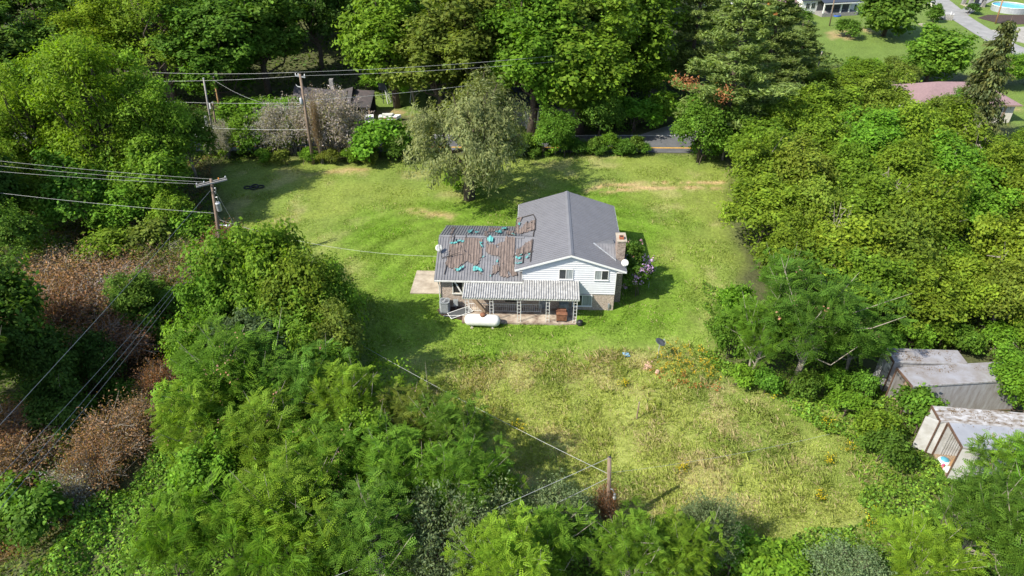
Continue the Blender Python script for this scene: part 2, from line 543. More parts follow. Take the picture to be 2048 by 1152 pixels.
def frond_crown(name, g, R, z0, z1, tips=110, per=9, flen=0.55, npair=6, wid=0.26, pin=0.05, droop=0.25, layers=True, up=0.25, leafvar=0.2):
    tv, tq = frond_template(npair, wid, pin, droop)
    P = []; D = []; T = []; tp = []
    for i in range(tips):
        a = g.uniform(0, 2 * math.pi); q = g.uniform(0, 1) ** 0.6
        lay = g.uniform(0, 1)
        rr = R * q * (0.65 + 0.35 * lay) * (0.85 + 0.3 * math.sin(3 * a + 1))
        dome = math.sqrt(max(0, 1 - 0.75 * q * q))
        z = z0 + (z1 - z0) * ((0.45 + 0.55 * dome) * (0.55 + 0.45 * round(lay * 3) / 3 if layers else 0.4 + 0.6 * lay)) + g.normal() * 0.12
        p = np.array([rr * math.cos(a), rr * math.sin(a), z]); tp.append(p)
        out = np.array([math.cos(a), math.sin(a), 0]) * (0.25 + q)
        n = int(per * g.uniform(0.7, 1.3))
        ph = g.uniform(0, 6.28) + np.arange(n) * 6.283 / n + g.normal(size=n) * 0.25
        d = np.stack([np.cos(ph), np.sin(ph), np.full(n, up) + g.normal(size=n) * 0.25], 1) + out * 0.9
        P.append(p + g.normal(size=(n, 3)) * 0.08); D.append(norm(d))
        T.append(tint(g, n, leafvar) * np.clip(1 + g.normal() * 0.14, 0.7, 1.35))
    P = np.concatenate(P); D = np.concatenate(D); T = np.concatenate(T)
    Zu = np.array([0, 0, 1.0]) + g.normal(size=P.shape) * 0.25
    Y = norm(np.cross(Zu, D)); Z = np.cross(D, Y)
    S = flen * g.uniform(0.5, 1.3, len(P))
    v, q = scatter_template(tv, tq, P, D, Y, Z, S)
    return quads_mesh(name, v, q, np.repeat(T, len(tv), 0)), tp


def willow_mesh(name, g, R, H):
    P = []; D = []; T = []; lob = []
    for i in range(64):
        while True:
            u = g.normal(size=3); u /= np.linalg.norm(u)
            if u[2] > -0.75: break
        sh = g.uniform(0.45, 0.98)
        lc = np.array([u[0] * R * sh * (1.05 if u[0] < 0 else 0.92), u[1] * R * sh, H * 0.63 + u[2] * H * 0.34 * sh - (0.5 if u[0] < 0 and u[2] < 0.2 else 0)])
        lob.append(lc); r = g.uniform(0.6, 1.15); tl = np.clip(1 + g.normal() * .12, .75, 1.25)
        for k in range(17):
            st = lc + g.normal(size=3) * np.array([.55, .55, .4]) * r
            o = norm(np.array([st[0], st[1], 0.0]) + g.normal(size=3) * 1.2)
            ln = g.uniform(.5, 1.5) * r; n = int(11 + ln * 12)
            t = np.sort(g.uniform(0, 1, n))
            p = st + o * (t * ln * .65)[:, None]; p[:, 2] = st[2] + .25 * t * ln - .95 * ln * t ** 2
            p[:, 2] = np.maximum(p[:, 2], 0.9 if lc[0] < -1 else 1.9)
            P.append(p + g.normal(size=(n, 3)) * .13)
            D.append(o * (1 - t)[:, None] + g.normal(size=(n, 3)) * .55 + np.stack([0 * t, 0 * t, .3 - 1.2 * t], 1))
            T.append(tint(g, n, .16, .12) * tl * np.clip(1 + g.normal() * .12, .7, 1.3))
    P = np.concatenate(P); D = np.concatenate(D); T = np.concatenate(T); n = len(P)
    nr = norm(P - np.array([0, 0, H * .5])) + np.array([0, 0, 0.5]) + g.normal(size=(n, 3)) * 0.55
    v = rhombs(g, P, nr, 0.125 * g.uniform(0.6, 1.5, n), 0.32, D)
    return quads_mesh(name, v, qidx(n), np.repeat(T, 4, 0)), lob


def pine_mesh(name, g, R, H):
    P = []; D = []; T = []; b = MB()
    b.tube([(0, 0, -0.4), (0.05, 0.03, H * 0.4), (-0.05, 0.1, H * 0.75), (0, 0, H)], [0.32, 0.24, 0.13, 0.03], 7)
    z = H * 0.16
    while z < H * 0.97:
        f = 1 - (z / H)
        L = R * min(1.0, (f * 1.75) ** 0.85) * g.uniform(0.8, 1.15)
        nb = 6
        a0 = g.uniform(0, 6.28)
        for k in range(nb):
            if g.random() < 0.1: continue
            a = a0 + k * 6.283 / nb + g.normal() * 0.2; l = L * g.uniform(0.6, 1.15)
            o = np.array([math.cos(a), math.sin(a), 0]); s = np.array([-o[1], o[0], 0])
            zz = z + g.normal() * 0.2
            tip = o * l + np.array([0, 0, zz + l * 0.16])
            b.tube([np.array([0, 0, zz]), o * l * 0.5 + np.array([0, 0, zz + 0.02 * l]), tip], [0.06, 0.04, 0.015], 4, cap=False)
            n = int(16 + l * 22)
            t = g.uniform(0.25, 1.02, n); w = g.normal(size=n) * 0.3 * (1.15 - t) * l * 0.75
            p = o * (t * l)[:, None] + s * w[:, None]; p[:, 2] = zz + 0.16 * l * t * t + g.normal(size=n) * 0.10
            for q in range(4):
                P.append(p + g.normal(size=(n, 3)) * 0.14)
                D.append(o * 0.7 + s * np.sign(w)[:, None] * 0.5 + np.array([0, 0, 0.45]) + g.normal(size=(n, 3)) * 0.6)
                T.append(tint(g, n, 0.22, 0.12) * np.clip(1 + g.normal() * 0.12, 0.7, 1.3))
        z += H * 0.052 * g.uniform(0.8, 1.2)
    P = np.concatenate(P); D = np.concatenate(D); T = np.concatenate(T); n = len(P)
    nr = np.array([0, 0, 1.0]) + g.normal(size=(n, 3)) * 0.6
    v = rhombs(g, P, nr, 0.24 * g.uniform(0.7, 1.3, n), 0.28, D)
    me = quads_mesh(name, v, qidx(n), np.repeat(T, 4, 0))
    tr = bpy.data.meshes.new('trunk'); tr.from_pydata(b.v, [], b.f); tr.materials.append(M['bark']); tr.shade_smooth()
    return me, tr


def spruce_mesh(name, g, R, H):
    P = []; D = []; T = []; b = MB()
    b.tube([(0, 0, -0.4), (0, 0, H * 0.5), (0, 0, H)], [0.25, 0.15, 0.02], 6)
    z = H * 0.10
    while z < H * 0.99:
        f = 1 - z / H
        L = R * (0.10 + 0.95 * f ** 0.8)
        for k in range(9):
            a = g.uniform(0, 6.28); l = L * g.uniform(0.5, 1.2)
            o = np.array([math.cos(a), math.sin(a), 0])
            n = int(8 + l * 26)
            t = g.uniform(0.1, 1.0, n)
            hang = g.uniform(0, 0.55, n) * (0.4 + 0.6 * t)
            p = o * (t * l)[:, None] + np.stack([g.normal(size=n) * 0.14, g.normal(size=n) * 0.14, z - 0.35 * l * t - hang], 1)
            P.append(p); D.append(np.stack([o[0] * 0.5 + g.normal(size=n) * 0.4, o[1] * 0.5 + g.normal(size=n) * 0.4, np.full(n, -1.0)], 1))
            T.append(tint(g, n, 0.3, 0.35) * np.clip(1 + g.normal() * 0.2, 0.6, 1.5))
        z += H * 0.032
    P = np.concatenate(P); D = np.concatenate(D); T = np.concatenate(T); n = len(P)
    nr = P * np.array([1, 1, 0]) / R + g.normal(size=(n, 3)) * 0.5 + np.array([0, 0, 0.3])
    v = rhombs(g, P, nr, 0.2 * g.uniform(0.7, 1.3, n), 0.35, D)
    me = quads_mesh(name, v, qidx(n), np.repeat(T, 4, 0))
    tr = bpy.data.meshes.new('trunk'); tr.from_pydata(b.v, [], b.f); tr.materials.append(M['bark']); tr.shade_smooth()
    return me, tr


def twig_bush(name, g, R, H, nstem=46, sub=5, r=0.012, matl='bark'):
    b = MB(); tips = []
    for i in range(nstem):
        a = g.uniform(0, 6.283); q = g.uniform(0.1, 1) ** 0.7
        top = np.array([R * q * math.cos(a), R * q * math.sin(a), H * (1 - 0.5 * q * q) * g.uniform(0.7, 1.05)])
        s = np.array([g.normal() * R * 0.18, g.normal() * R * 0.18, -0.1])
        mid = s * 0.45 + top * 0.55 + np.array([0, 0, H * 0.12])
        b.tube([s, mid, top], [r * 1.6, r, r * 0.4], 3, cap=False)
        for k in range(sub):
            f = g.uniform(0.35, 1.0); st = mid * (1 - f) + top * f
            e = st + np.array([math.cos(a), math.sin(a), 0.5]) * R * 0.16 + g.normal(size=3) * R * 0.16
            b.tube([st, e], [r * 0.7, r * 0.25], 3, cap=False); tips.append(e); tips.append((st + e) / 2)
    me = bpy.data.meshes.new(name); me.from_pydata(b.v, [], b.f); me.materials.append(M[matl])
    return me, np.array(tips)


def tips_leaves(name, g, tips, per, leaf, sig, aspect=0.6, amt=0.3, warm=0.3, up=0.6):
    n = len(tips) * per
    P = np.repeat(tips, per, 0) + g.normal(size=(n, 3)) * sig
    Nn = g.normal(size=(n, 3)) * 0.8 + np.array([0, 0, up])
    v = rhombs(g, P, Nn, leaf * g.uniform(0.6, 1.3, n), aspect)
    return quads_mesh(name, v, qidx(n), np.repeat(tint(g, n, amt, warm), 4, 0))


def blossom_mesh(name, g, pts, per, leaf, sig):
    n = len(pts) * per
    P = np.repeat(np.array(pts), per, 0) + g.normal(size=(n, 3)) * sig
    Nn = g.normal(size=(n, 3)) * 0.6 + np.array([0, 0, 1.0])
    v = rhombs(g, P, Nn, leaf * g.uniform(0.6, 1.3, n), 0.8)
    return quads_mesh(name, v, qidx(n), np.repeat(tint(g, n, 0.15, 0.2), 4, 0))


# ---------------------------------------------------------------- species library: name -> (list of (crown, trunk, extras), R0, H0)
LIB = {}
g = np.random.default_rng(11)


def reg(kind, R0, H0, items): LIB[kind] = (R0, H0, items)


it = []
for i in range(6):                                                     # thicket tree, round lobed crown
    cm, lob = crown_mesh('crown', g, 3.0, 1.0, 7.0, nl=34, m=14, k=30, leaf=0.115)
    it.append((cm, limb_mesh('trunk', g, 7.0, 0.13, lob, 1.5, 1, 12, matl=('palebark' if i % 2 else 'bark')), None))
reg('broadleaf', 3.0, 7.0, it)
it = []
for i in range(4):                                                     # tall forest tree
    cm, lob = crown_mesh('crown', g, 5.0, 2.5, 17.0, nl=60, m=17, k=26, leaf=0.20, lr=(0.24, 0.38), sig=0.19, zmin=-0.8, top=0.75)
    it.append((cm, limb_mesh('trunk', g, 17.0, 0.34, lob, 5, 1, 16), None))
reg('forest', 5.0, 17.0, it)
it = []
for i in range(3):                                                     # locust, airy sprays
    cm, lob = crown_mesh('crown', g, 4.5, 1.2, 12.5, nl=70, m=13, k=27, leaf=0.125, lr=(0.17, 0.28), aspect=0.42, sig=0.2, flat=0.55, zmin=-0.75, top=0.8)
    it.append((cm, limb_mesh('trunk', g, 12.5, 0.24, lob, 3, 2, 14), None))
reg('locust', 4.5, 12.5, it)
it = []
for i in range(3):                                                     # mimosa
    cm, tp = frond_crown('crown', g, 3.2, 0.7, 5.6, tips=250, per=10, flen=0.47, npair=6, wid=0.25, pin=0.075)
    sel = [tp[j] + np.array([0, 0, 0.12]) for j in g.permutation(len(tp))[:16]]
    bl = blossom_mesh('blossom', g, sel, 7, 0.055, 0.10)
    it.append((cm, limb_mesh('trunk', g, 5.6, 0.10, tp, 1.2, 2, 16, matl='palebark'), bl))
reg('mimosa', 3.2, 5.6, it)
it = []
for i in range(2):                                                     # ailanthus / sumac, big pinnate leaves
    cm, tp = frond_crown('crown', g, 2.0, 0.8, 3.4, tips=105, per=9, flen=0.5, npair=11, wid=0.2, pin=0.04, droop=0.35, layers=False, up=0.45)
    it.append((cm, limb_mesh('trunk', g, 3.4, 0.06, tp, 0.8, 2, 12), None))
reg('sumac', 2.0, 3.4, it)
wm, lob = willow_mesh('crown', g, 4.6, 8.5)
reg('willow', 4.6, 8.5, [(wm, limb_mesh('trunk', g, 8.5, 0.42, lob, 2.0, 1, 22), None)])
reg('pine', 5.2, 18.0, [(*pine_mesh('crown', g, 5.2, 18.0), None) for _ in range(2)])
reg('spruce', 2.6, 13.0, [(*spruce_mesh('crown', g, 2.6, 13.0), None)])
it = []
for i in range(4):
    cm, lob = crown_mesh('crown', g, 1.5, 0.0, 2.4, nl=14, m=11, k=26, leaf=0.09, lr=(0.3, 0.48), sig=0.14, zmin=-0.2)
    it.append((cm, limb_mesh('trunk', g, 2.4, 0.04, lob, 0.2, 2, 6), None))
reg('shrub', 1.5, 2.4, it)
it = []
for i in range(2):                                                     # round yard tree, leafy to the ground
    cm, lob = crown_mesh('crown', g, 3.0, 0.2, 7.0, nl=44, m=13, k=24, leaf=0.17, zmin=-0.95)
    it.append((cm, limb_mesh('trunk', g, 7.0, 0.16, lob, 1.0, 1, 12), None))
reg('yardtree', 3.0, 7.0, it)
it = []
for i in range(2):                                                     # grey, seedy shrub
    tw, tips = twig_bush('trunk', g, 1.7, 2.8, 60, 6, 0.014, 'palebark')
    it.append((tips_leaves('crown', g, tips, 15, 0.055, 0.12, 0.4, 0.35, 0.2), tw, None))
reg('greyshrub', 1.7, 2.8, it)
it = []
for i in range(3):                                                     # dead brown bramble
    tw, tips = twig_bush('trunk', g, 1.7, 1.9, 95, 7, 0.016, 'palebark')
    it.append((tips_leaves('crown', g, tips, 5, 0.055, 0.22, 0.5, 0.4, 0.5), tw, None))
reg('brownshrub', 1.7, 1.9, it)
it = []
for i in range(2):                                                     # silver leaved shrub
    tw, tips = twig_bush('trunk', g, 1.6, 2.8, 60, 7, 0.014)
    it.append((tips_leaves('crown', g, tips, 17, 0.06, 0.15, 0.42, 0.17, 0.12), tw, None))
reg('silvershrub', 1.6, 2.8, it)
it = []
for i in range(2):                                                     # bare dead snag
    tw, tips = twig_bush('trunk', g, 1.6, 3.6, 9, 6, 0.036, 'palebark')
    it.append((None, tw, None))
reg('snag', 1.6, 3.6, it)

COL = dict(
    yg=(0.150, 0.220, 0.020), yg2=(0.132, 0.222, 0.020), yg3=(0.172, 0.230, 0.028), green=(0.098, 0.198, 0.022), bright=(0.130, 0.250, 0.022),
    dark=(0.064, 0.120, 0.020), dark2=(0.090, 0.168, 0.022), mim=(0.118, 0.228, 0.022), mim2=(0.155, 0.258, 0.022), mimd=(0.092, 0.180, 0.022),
    willow=(0.180, 0.220, 0.090), silver=(0.185, 0.245, 0.115), pine=(0.180, 0.245, 0.070), spruce=(0.165, 0.185, 0.07), grey=(0.30, 0.27, 0.255),
    brown=(0.245, 0.155, 0.092), rust=(0.25, 0.135, 0.075), locust=(0.178, 0.275, 0.018), olive=(0.140, 0.185, 0.030))
NAMES = dict(broadleaf='broadleaf_tree', forest='forest_tree', locust='locust_tree', mimosa='mimosa_tree', sumac='sumac_shrub', willow='willow_tree',
             pine='pine_tree', spruce='spruce_tree', shrub='green_shrub', greyshrub='grey_shrub', brownshrub='dead_shrub', silvershrub='silver_shrub', snag='dead_tree', yardtree='yard_tree')
CATS = dict(sumac='shrub', shrub='shrub', greyshrub='shrub', brownshrub='shrub', silvershrub='shrub')
_cnt = {}


def plant(kind, base, H, R, col, label, group=None, name=None, blossom=None):
    R0, H0, items = LIB[kind]
    i = _cnt.get(kind, 0); _cnt[kind] = i + 1
    cm, tm, bl = items[i % len(items)]
    gg = np.random.default_rng(1000 + i * 7 + len(kind))
    t = thing(name or NAMES[kind], label, CATS.get(kind, 'tree'), base, gg.uniform(0, 6.28), group)
    full = 1.0 if kind in ('pine', 'spruce', 'snag') else 1.10
    sx = R / R0 * full; sz = H / H0 * full
    t.scale = (sx, sx * gg.uniform(0.92, 1.08), sz)
    c = COL[col] if isinstance(col, str) else col
    j = 1 + gg.normal() * 0.09
    if cm: add_part('crown', cm, t, (c[0] * j * (1 + gg.normal() * 0.05), c[1] * j, c[2] * j))
    if tm: add_part('trunk', tm, t)
    if bl and blossom: add_part('blossom', bl, t, blossom)
    return t


def T(kind, px, pyb, pyt, hw, col, label, group=None, **kw):
    b = UG(px, pyb)
    return plant(kind, b, max(top_height(b, pyt), 0.5), hw / ppm(b), col, label, group, **kw)


def leaf_cover(name, poly, dens, leaf, col, label, hfun=None, amt=0.35, warm=0.35, seed=1, aspect=0.62, mound=0.5, cat='ground cover', colfun=None, excl=None, mscale=2.2, up=1.0):
    """uncountable low leaves over a ground polygon (world coordinates)"""
    g = np.random.default_rng(seed)
    xs = [p[0] for p in poly]; ys = [p[1] for p in poly]
    A = (max(xs) - min(xs)) * (max(ys) - min(ys))
    n = int(A * dens)
    x = g.uniform(min(xs), max(xs), n); y = g.uniform(min(ys), max(ys), n)
    k = inpoly(x + (vn(x, y, 1.3, 2) - .5) * 1.6, y + (vn(x, y, 1.3, 4) - .5) * 1.6, poly)
    for e in (excl or []): k &= ~inpoly(x, y, e)
    x = x[k]; y = y[k]; n = len(x)
    hh = fbm(x, y, mscale, seed, 3)
    mo = np.clip(hh - 0.32, 0, 1) * 2.2 * mound
    e = 0.15
    gx = (fbm(x + e, y, mscale, seed, 3) - hh) / e * 2.2 * mound; gy = (fbm(x, y + e, mscale, seed, 3) - hh) / e * 2.2 * mound
    z = hgt(x, y) + mo + g.uniform(-0.12, 0.1, n) * (0.3 + mound)
    P = np.stack([x, y, z], 1)
    Nn = np.stack([-gx, -gy, np.full(n, up)], 1) + g.normal(size=(n, 3)) * 0.6
    v = rhombs(g, P, Nn, leaf * g.uniform(0.6, 1.3, n), aspect)
    c = tint(g, n, amt, warm) * np.array(col)
    c *= (0.75 + 0.5 * fbm(x, y, 3.0, seed + 1, 3))[:, None]
    if colfun is not None: c = colfun(x, y, c)
    o = link(bpy.data.objects.new(name, quads_mesh(name, v, qidx(n), np.repeat(c, 4, 0))))
    return tag(o, label, cat, None, 'stuff')

# ---------------------------------------------------------------- the ground: one sheet, its own colours by what grows there
LAWN = wpoly([(440, 345), (470, 318), (620, 318), (800, 322), (1000, 312), (1180, 306), (1440, 312), (1470, 360), (1450, 430), (1490, 520), (1450, 600), (1420, 690), (1440, 740), (1560, 790), (1700, 880), (1760, 960), (1720, 1040), (1560, 1090), (1400, 1060), (1240, 1070), (1050, 1020), (1030, 930), (900, 830), (760, 760), (720, 700), (735, 600), (690, 555), (600, 500), (500, 480), (450, 430)])
MOWN = wpoly([(700, 480), (770, 410), (880, 405), (1030, 400), (1250, 385), (1330, 420), (1350, 520), (1375, 600), (1340, 672), (1240, 690), (1080, 690), (900, 705), (740, 720), (730, 620), (690, 560)])
FIELD = wpoly([(740, 740), (900, 715), (1080, 700), (1260, 700), (1400, 690), (1440, 740), (1560, 790), (1700, 880), (1760, 960), (1720, 1040), (1560, 1090), (1400, 1080), (1240, 1090), (1000, 1040), (900, 850)])
FARLAWN = wpoly([(1600, 20), (1700, 0), (2048, -20), (2120, 120), (2048, 160), (1800, 135), (1600, 130), (1570, 90)]) 
FARLAWN2 = wpoly([(1930, 190), (2048, 165), (2150, 200), (2100, 280), (2000, 240)])
FARLAWN3 = wpoly([(712, 190), (850, 185), (850, 232), (712, 232)])
FARLAWN4 = wpoly([(1010, 250), (1120, 250), (1120, 285), (1010, 285)])
CLAYS = [wpoly(p) for p in ([(815, 417), (850, 420), (890, 428), (920, 432), (905, 440), (860, 434), (820, 425)], [(640, 345), (660, 343), (672, 347), (655, 349)], [(705, 338), (735, 336), (738, 340), (708, 342)],
                            [(705, 222), (800, 219), (830, 232), (720, 236)], [(1160, 384), (1200, 371), (1300, 363), (1450, 361), (1450, 365), (1300, 368), (1205, 376), (1168, 388)], [(1195, 388), (1230, 378), (1300, 372), (1450, 370), (1450, 374), (1300, 377), (1235, 383), (1205, 391)],
                            [(1652, 64), (1690, 58), (1712, 76), (1690, 82), (1662, 78)], [(1708, 57), (1740, 56), (1760, 63), (1745, 67)], [(1960, 195), (1990, 205), (2048, 222), (2048, 228), (1985, 212)],
                            [(640, 344), (700, 336), (740, 340), (700, 350)], [(1280, 720), (1310, 724), (1312, 740), (1285, 738)])]
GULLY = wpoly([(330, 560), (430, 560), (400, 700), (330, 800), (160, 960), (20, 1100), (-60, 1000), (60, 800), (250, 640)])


def soft(x, y, poly, w=2.0, seed=0):
    s = np.zeros_like(np.asarray(x, float))
    offs = [(0, 0), (w, 0), (-w, 0), (0, w), (0, -w), (w * .6, w * .6), (-w * .6, w * .6), (w * .6, -w * .6), (-w * .6, -w * .6)]
    jx = (fbm(x, y, 4, seed + 2, 3) - .5) * w * 2.4; jy = (fbm(x, y, 4, seed + 3, 3) - .5) * w * 2.4
    for a, b in offs: s += inpoly(x + jx + a, y + jy + b, poly)
    return s / len(offs)


def zone(x, y):
    x = np.asarray(x, float); y = np.asarray(y, float)
    one = np.ones(x.shape)
    c = np.zeros(x.shape + (3,))
    dirt = np.array([0.070, 0.078, 0.032]); pale = np.array([0.172, 0.215, 0.042]); mown = np.array([0.115, 0.195, 0.020]); field = np.array([0.240, 0.268, 0.068]); straw = np.array([0.36, 0.31, 0.15]); clay = np.array([0.44, 0.29, 0.17])
    c[:] = dirt

    def mixin(col, m):
        c[:] = c * (1 - m[..., None]) + np.asarray(col) * m[..., None]
    far = np.maximum.reduce([soft(x, y, p, 1.5) for p in (FARLAWN, FARLAWN2, FARLAWN3, FARLAWN4)])
    mixin((0.115, 0.17, 0.035), far)
    mixin(pale, soft(x, y, LAWN, 1.0, 1))
    n1 = smooth(0.42, 0.66, fbm(x, y, 6, 2, 4)); n2 = smooth(0.56, 0.72, fbm(x, y, 3.0, 4, 4))
    mixin(field, soft(x, y, FIELD, 3.5, 2))
    inl = inpoly(x, y, LAWN).astype(float)
    mixin((0.13, 0.185, 0.036), inl * n1 * 0.6)
    m = soft(x, y, MOWN, 3.0, 3)
    mixin(mown, np.clip(m * 1.2, 0, 1) * (0.75 + 0.25 * n1))
    # mowing rings round the house
    r = np.hypot((x - 2) * 0.8, y - 49)
    ring = 0.5 + 0.5 * np.sin(r * 3.2 + 2.0 * fbm(x, y, 5, 3, 2))
    c[:] = c * (1 + (0.24 * m * (ring - 0.5))[..., None])
    mixin(straw, inl * (1 - np.clip(m * 1.4, 0, 1)) * n2 * 0.38)
    for q, p in enumerate(CLAYS): mixin(clay, soft(x, y, p, 0.25 if q in (4, 5) else 0.45, 4) * (0.85 if q in (4, 5) else 0.6) * smooth(.25, .55, fbm(x, y, .9, 2, 3)))
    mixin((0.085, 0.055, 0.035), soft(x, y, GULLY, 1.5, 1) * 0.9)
    v = 0.80 + 0.40 * fbm(x, y, 1.4, 5, 4)
    return c * v[..., None]


def axis(segs):
    out = []
    for a, b, s in segs: out += list(np.arange(a, b - 1e-6, s))
    out.append(segs[-1][1]); return np.array(out)


gx = axis([(-2400, -300, 140), (-300, -140, 16), (-140, -62, 2), (-62, -36, 0.9), (-36, 36, 0.4), (36, 62, 0.9), (62, 140, 1.6), (140, 300, 16), (300, 2400, 140)])
gy = axis([(-900, -100, 80), (-100, 4, 8), (4, 20, 0.8), (20, 66, 0.36), (66, 100, 0.7), (100, 180, 1.6), (180, 320, 14), (320, 2600, 140)])
XX, YY = np.meshgrid(gx, gy, indexing='ij')
ZZ = hgt(XX, YY) + (fbm(XX, YY, 1.6, 3, 3) - .5) * 0.10 * smooth(2.5, 8, np.hypot((XX - 1.5) * 0.62, YY - 52)) * smooth(3, 6, np.abs(YY - 84))
nx, ny = XX.shape
ids = np.arange(nx * ny).reshape(nx, ny)
Q = np.stack([ids[:-1, :-1], ids[1:, :-1], ids[1:, 1:], ids[:-1, 1:]], -1).reshape(-1, 4)
gme = quads_mesh('ground', np.stack([XX, YY, ZZ], -1).reshape(-1, 3), Q, zone(XX, YY).reshape(-1, 3))
gme.materials.clear(); gme.materials.append(TURF); gme.shade_smooth()
tag(link(bpy.data.objects.new('ground', gme)), kind='structure')


def grass(name, poly, n, hr, wr, label, seed, nb=3, lean=0.5, strawamt=0.12, excl=None, dens=None, tufty=0.0, edge=0.0):
    g = np.random.default_rng(seed)
    xs = [p[0] for p in poly]; ys = [p[1] for p in poly]
    x = g.uniform(min(xs), max(xs), n); y = g.uniform(min(ys), max(ys), n)
    k = inpoly(x, y, poly)
    for e in (excl or []): k &= ~inpoly(x, y, e)
    if edge > 0: k &= soft(x, y, poly, edge, 1) > g.uniform(0.02, 0.98, n)
    if tufty > 0: k &= (fbm(x, y, 1.1, seed, 3) + g.normal(size=n) * 0.1) > 0.5 - (1 - tufty) * 0.3
    x = x[k]; y = y[k]; n = len(x)
    base = zone(x, y)
    big = 0.6 + 0.9 * smooth(0.4, 0.7, fbm(x, y, 2.2, seed + 1, 3))
    z = hgt(x, y) - 0.02
    V = []; Cc = []
    sm = g.random(n) < strawamt * (0.4 + 1.6 * smooth(0.45, 0.65, fbm(x, y, 3.0, 4, 4)))
    for b in range(nb):
        a = g.uniform(0, 6.283, n); h = g.uniform(*hr, n) * big; w = g.uniform(*wr, n)
        o = np.stack([np.cos(a), np.sin(a), 0 * a], 1); s = np.stack([-o[:, 1], o[:, 0], 0 * a], 1)
        p = np.stack([x, y, z], 1) + o * (g.uniform(0, 0.06, n))[:, None]
        up = np.array([0, 0, 1.0])
        ln = (h * g.uniform(0.1, lean, n) * 2)[:, None]
        v = np.empty((n, 4, 3))
        v[:, 0] = p - s * w[:, None] * 0.5
        v[:, 1] = p + s * w[:, None] * 0.5
        v[:, 2] = p + up * h[:, None] + o * ln + s * w[:, None] * 0.12
        v[:, 3] = p + up * (h * 0.55)[:, None] + o * ln * 0.35 - s * w[:, None] * 0.4
        V.append(v.reshape(-1, 3))
        c = base * np.clip(1.5 + g.normal(size=n) * 0.22, 0.9, 2.3)[:, None]
        c[sm] = np.array([0.50, 0.42, 0.23]) * g.uniform(0.7, 1.15, (sm.sum(), 1))
        Cc.append(np.repeat(c, 4, 0))
    V = np.concatenate(V); Cc = np.concatenate(Cc)
    o = link(bpy.data.objects.new(name, quads_mesh(name, V, qidx(len(V) // 4), Cc)))
    return tag(o, label, 'grass', None, 'stuff')


HO = U(1229, 621)                       # front right corner of the house on the ground
HYAW = math.radians(-2.0)
hex_ = np.array([math.cos(HYAW), math.sin(HYAW)]); hey = np.array([-math.sin(HYAW), math.cos(HYAW)])


def H2W(x, y): return tuple(HO[:2] + hex_ * x + hey * y)


FOOT = [H2W(*p) for p in ((-15.0, -0.6), (-12.8, -2.1), (-3.4, -2.1), (-3.4, 0), (0.6, 0), (0.6, 11), (-8, 11), (-15, 8))]
PADP = [H2W(*p) for p in ((-17.8, 1.9), (-14.7, 1.9), (-14.7, 5.7), (-17.8, 5.7))]
grass('field_grass', FIELD, 120000, (0.05, 0.17), (0.035, 0.075), 'tall yellowish unmown grass of the lower field', 21, 2, 1.15, 0.2, edge=3.0)
grass('meadow_grass', LAWN, 190000, (0.05, 0.17), (0.03, 0.06), 'short pale grass of the open lawn', 22, 1, 0.9, 0.1, excl=[FOOT, PADP])
grass('mown_grass', MOWN, 110000, (0.04, 0.10), (0.03, 0.055), 'bright green mown grass around the house', 23, 1, 0.8, 0.02, excl=[FOOT, PADP])


grass('tall_grass', FIELD, 9000, (0.18, 0.40), (0.016, 0.032), 'taller tufts of straw coloured grass in the lower field', 27, 5, 0.6, 0.4, tufty=0.9, edge=5.0)


def strip(name, pts, w, matl, lift=0.05, kind='structure', label=None, cat=None, step=1.2, thick=0.0):
    """road sheet draped on the ground along a centre line of world points"""
    P = [np.array(p[:2], float) for p in pts]
    L = []
    for a, b in zip(P[:-1], P[1:]):
        n = max(1, int(np.linalg.norm(b - a) / step))
        L += [a + (b - a) * i / n for i in range(n)]
    L.append(P[-1]); b = MB(); k = 4
    for i, p in enumerate(L):
        t = L[min(i + 1, len(L) - 1)] - L[max(i - 1, 0)]; t /= np.linalg.norm(t); s = np.array([-t[1], t[0]])
        for q in range(k + 1):
            c = p + s * w * (q / k - 0.5)
            b.v.append((c[0], c[1], float(hgt(c[0], c[1])) + lift))
    for i in range(len(L) - 1):
        for q in range(k):
            a = i * (k + 1) + q
            b.f.append([a + k + 1, a + k + 2, a + 1, a][::-1])
    o = b.build(name, matl)
    return tag(o, label, cat, None, kind)


def sheet(name, poly, matl, lift=0.04, kind='structure', thick=0.0):
    """flat-lying paved area with its own thickness"""
    b = MB()
    b.slab([(p[0], p[1], float(hgt(p[0], p[1])) + lift - 0.18) for p in poly], (0, 0, 0.18))
    return tag(b.build(name, matl), kind=kind)


# road beyond the hedge, centre line about y = 84
strip('road', [(-75, 84.6), (-30, 84.3), (-8, 84), (60, 83.6)], 6.0, M['asphalt'], 0.045)
b = MB()
strip('road_marking', [(-60, 86.95), (60, 86.35)], 0.14, M['whitel'], 0.052)
strip('road_marking', [(-60, 83.1), (60, 82.0)], 0.28, M['yellow'], 0.052)
sheet('side_road', [(16.5, 86.4), (32, 86.3), (33, 90), (27, 93), (21, 90)], M['palert'], 0.05)
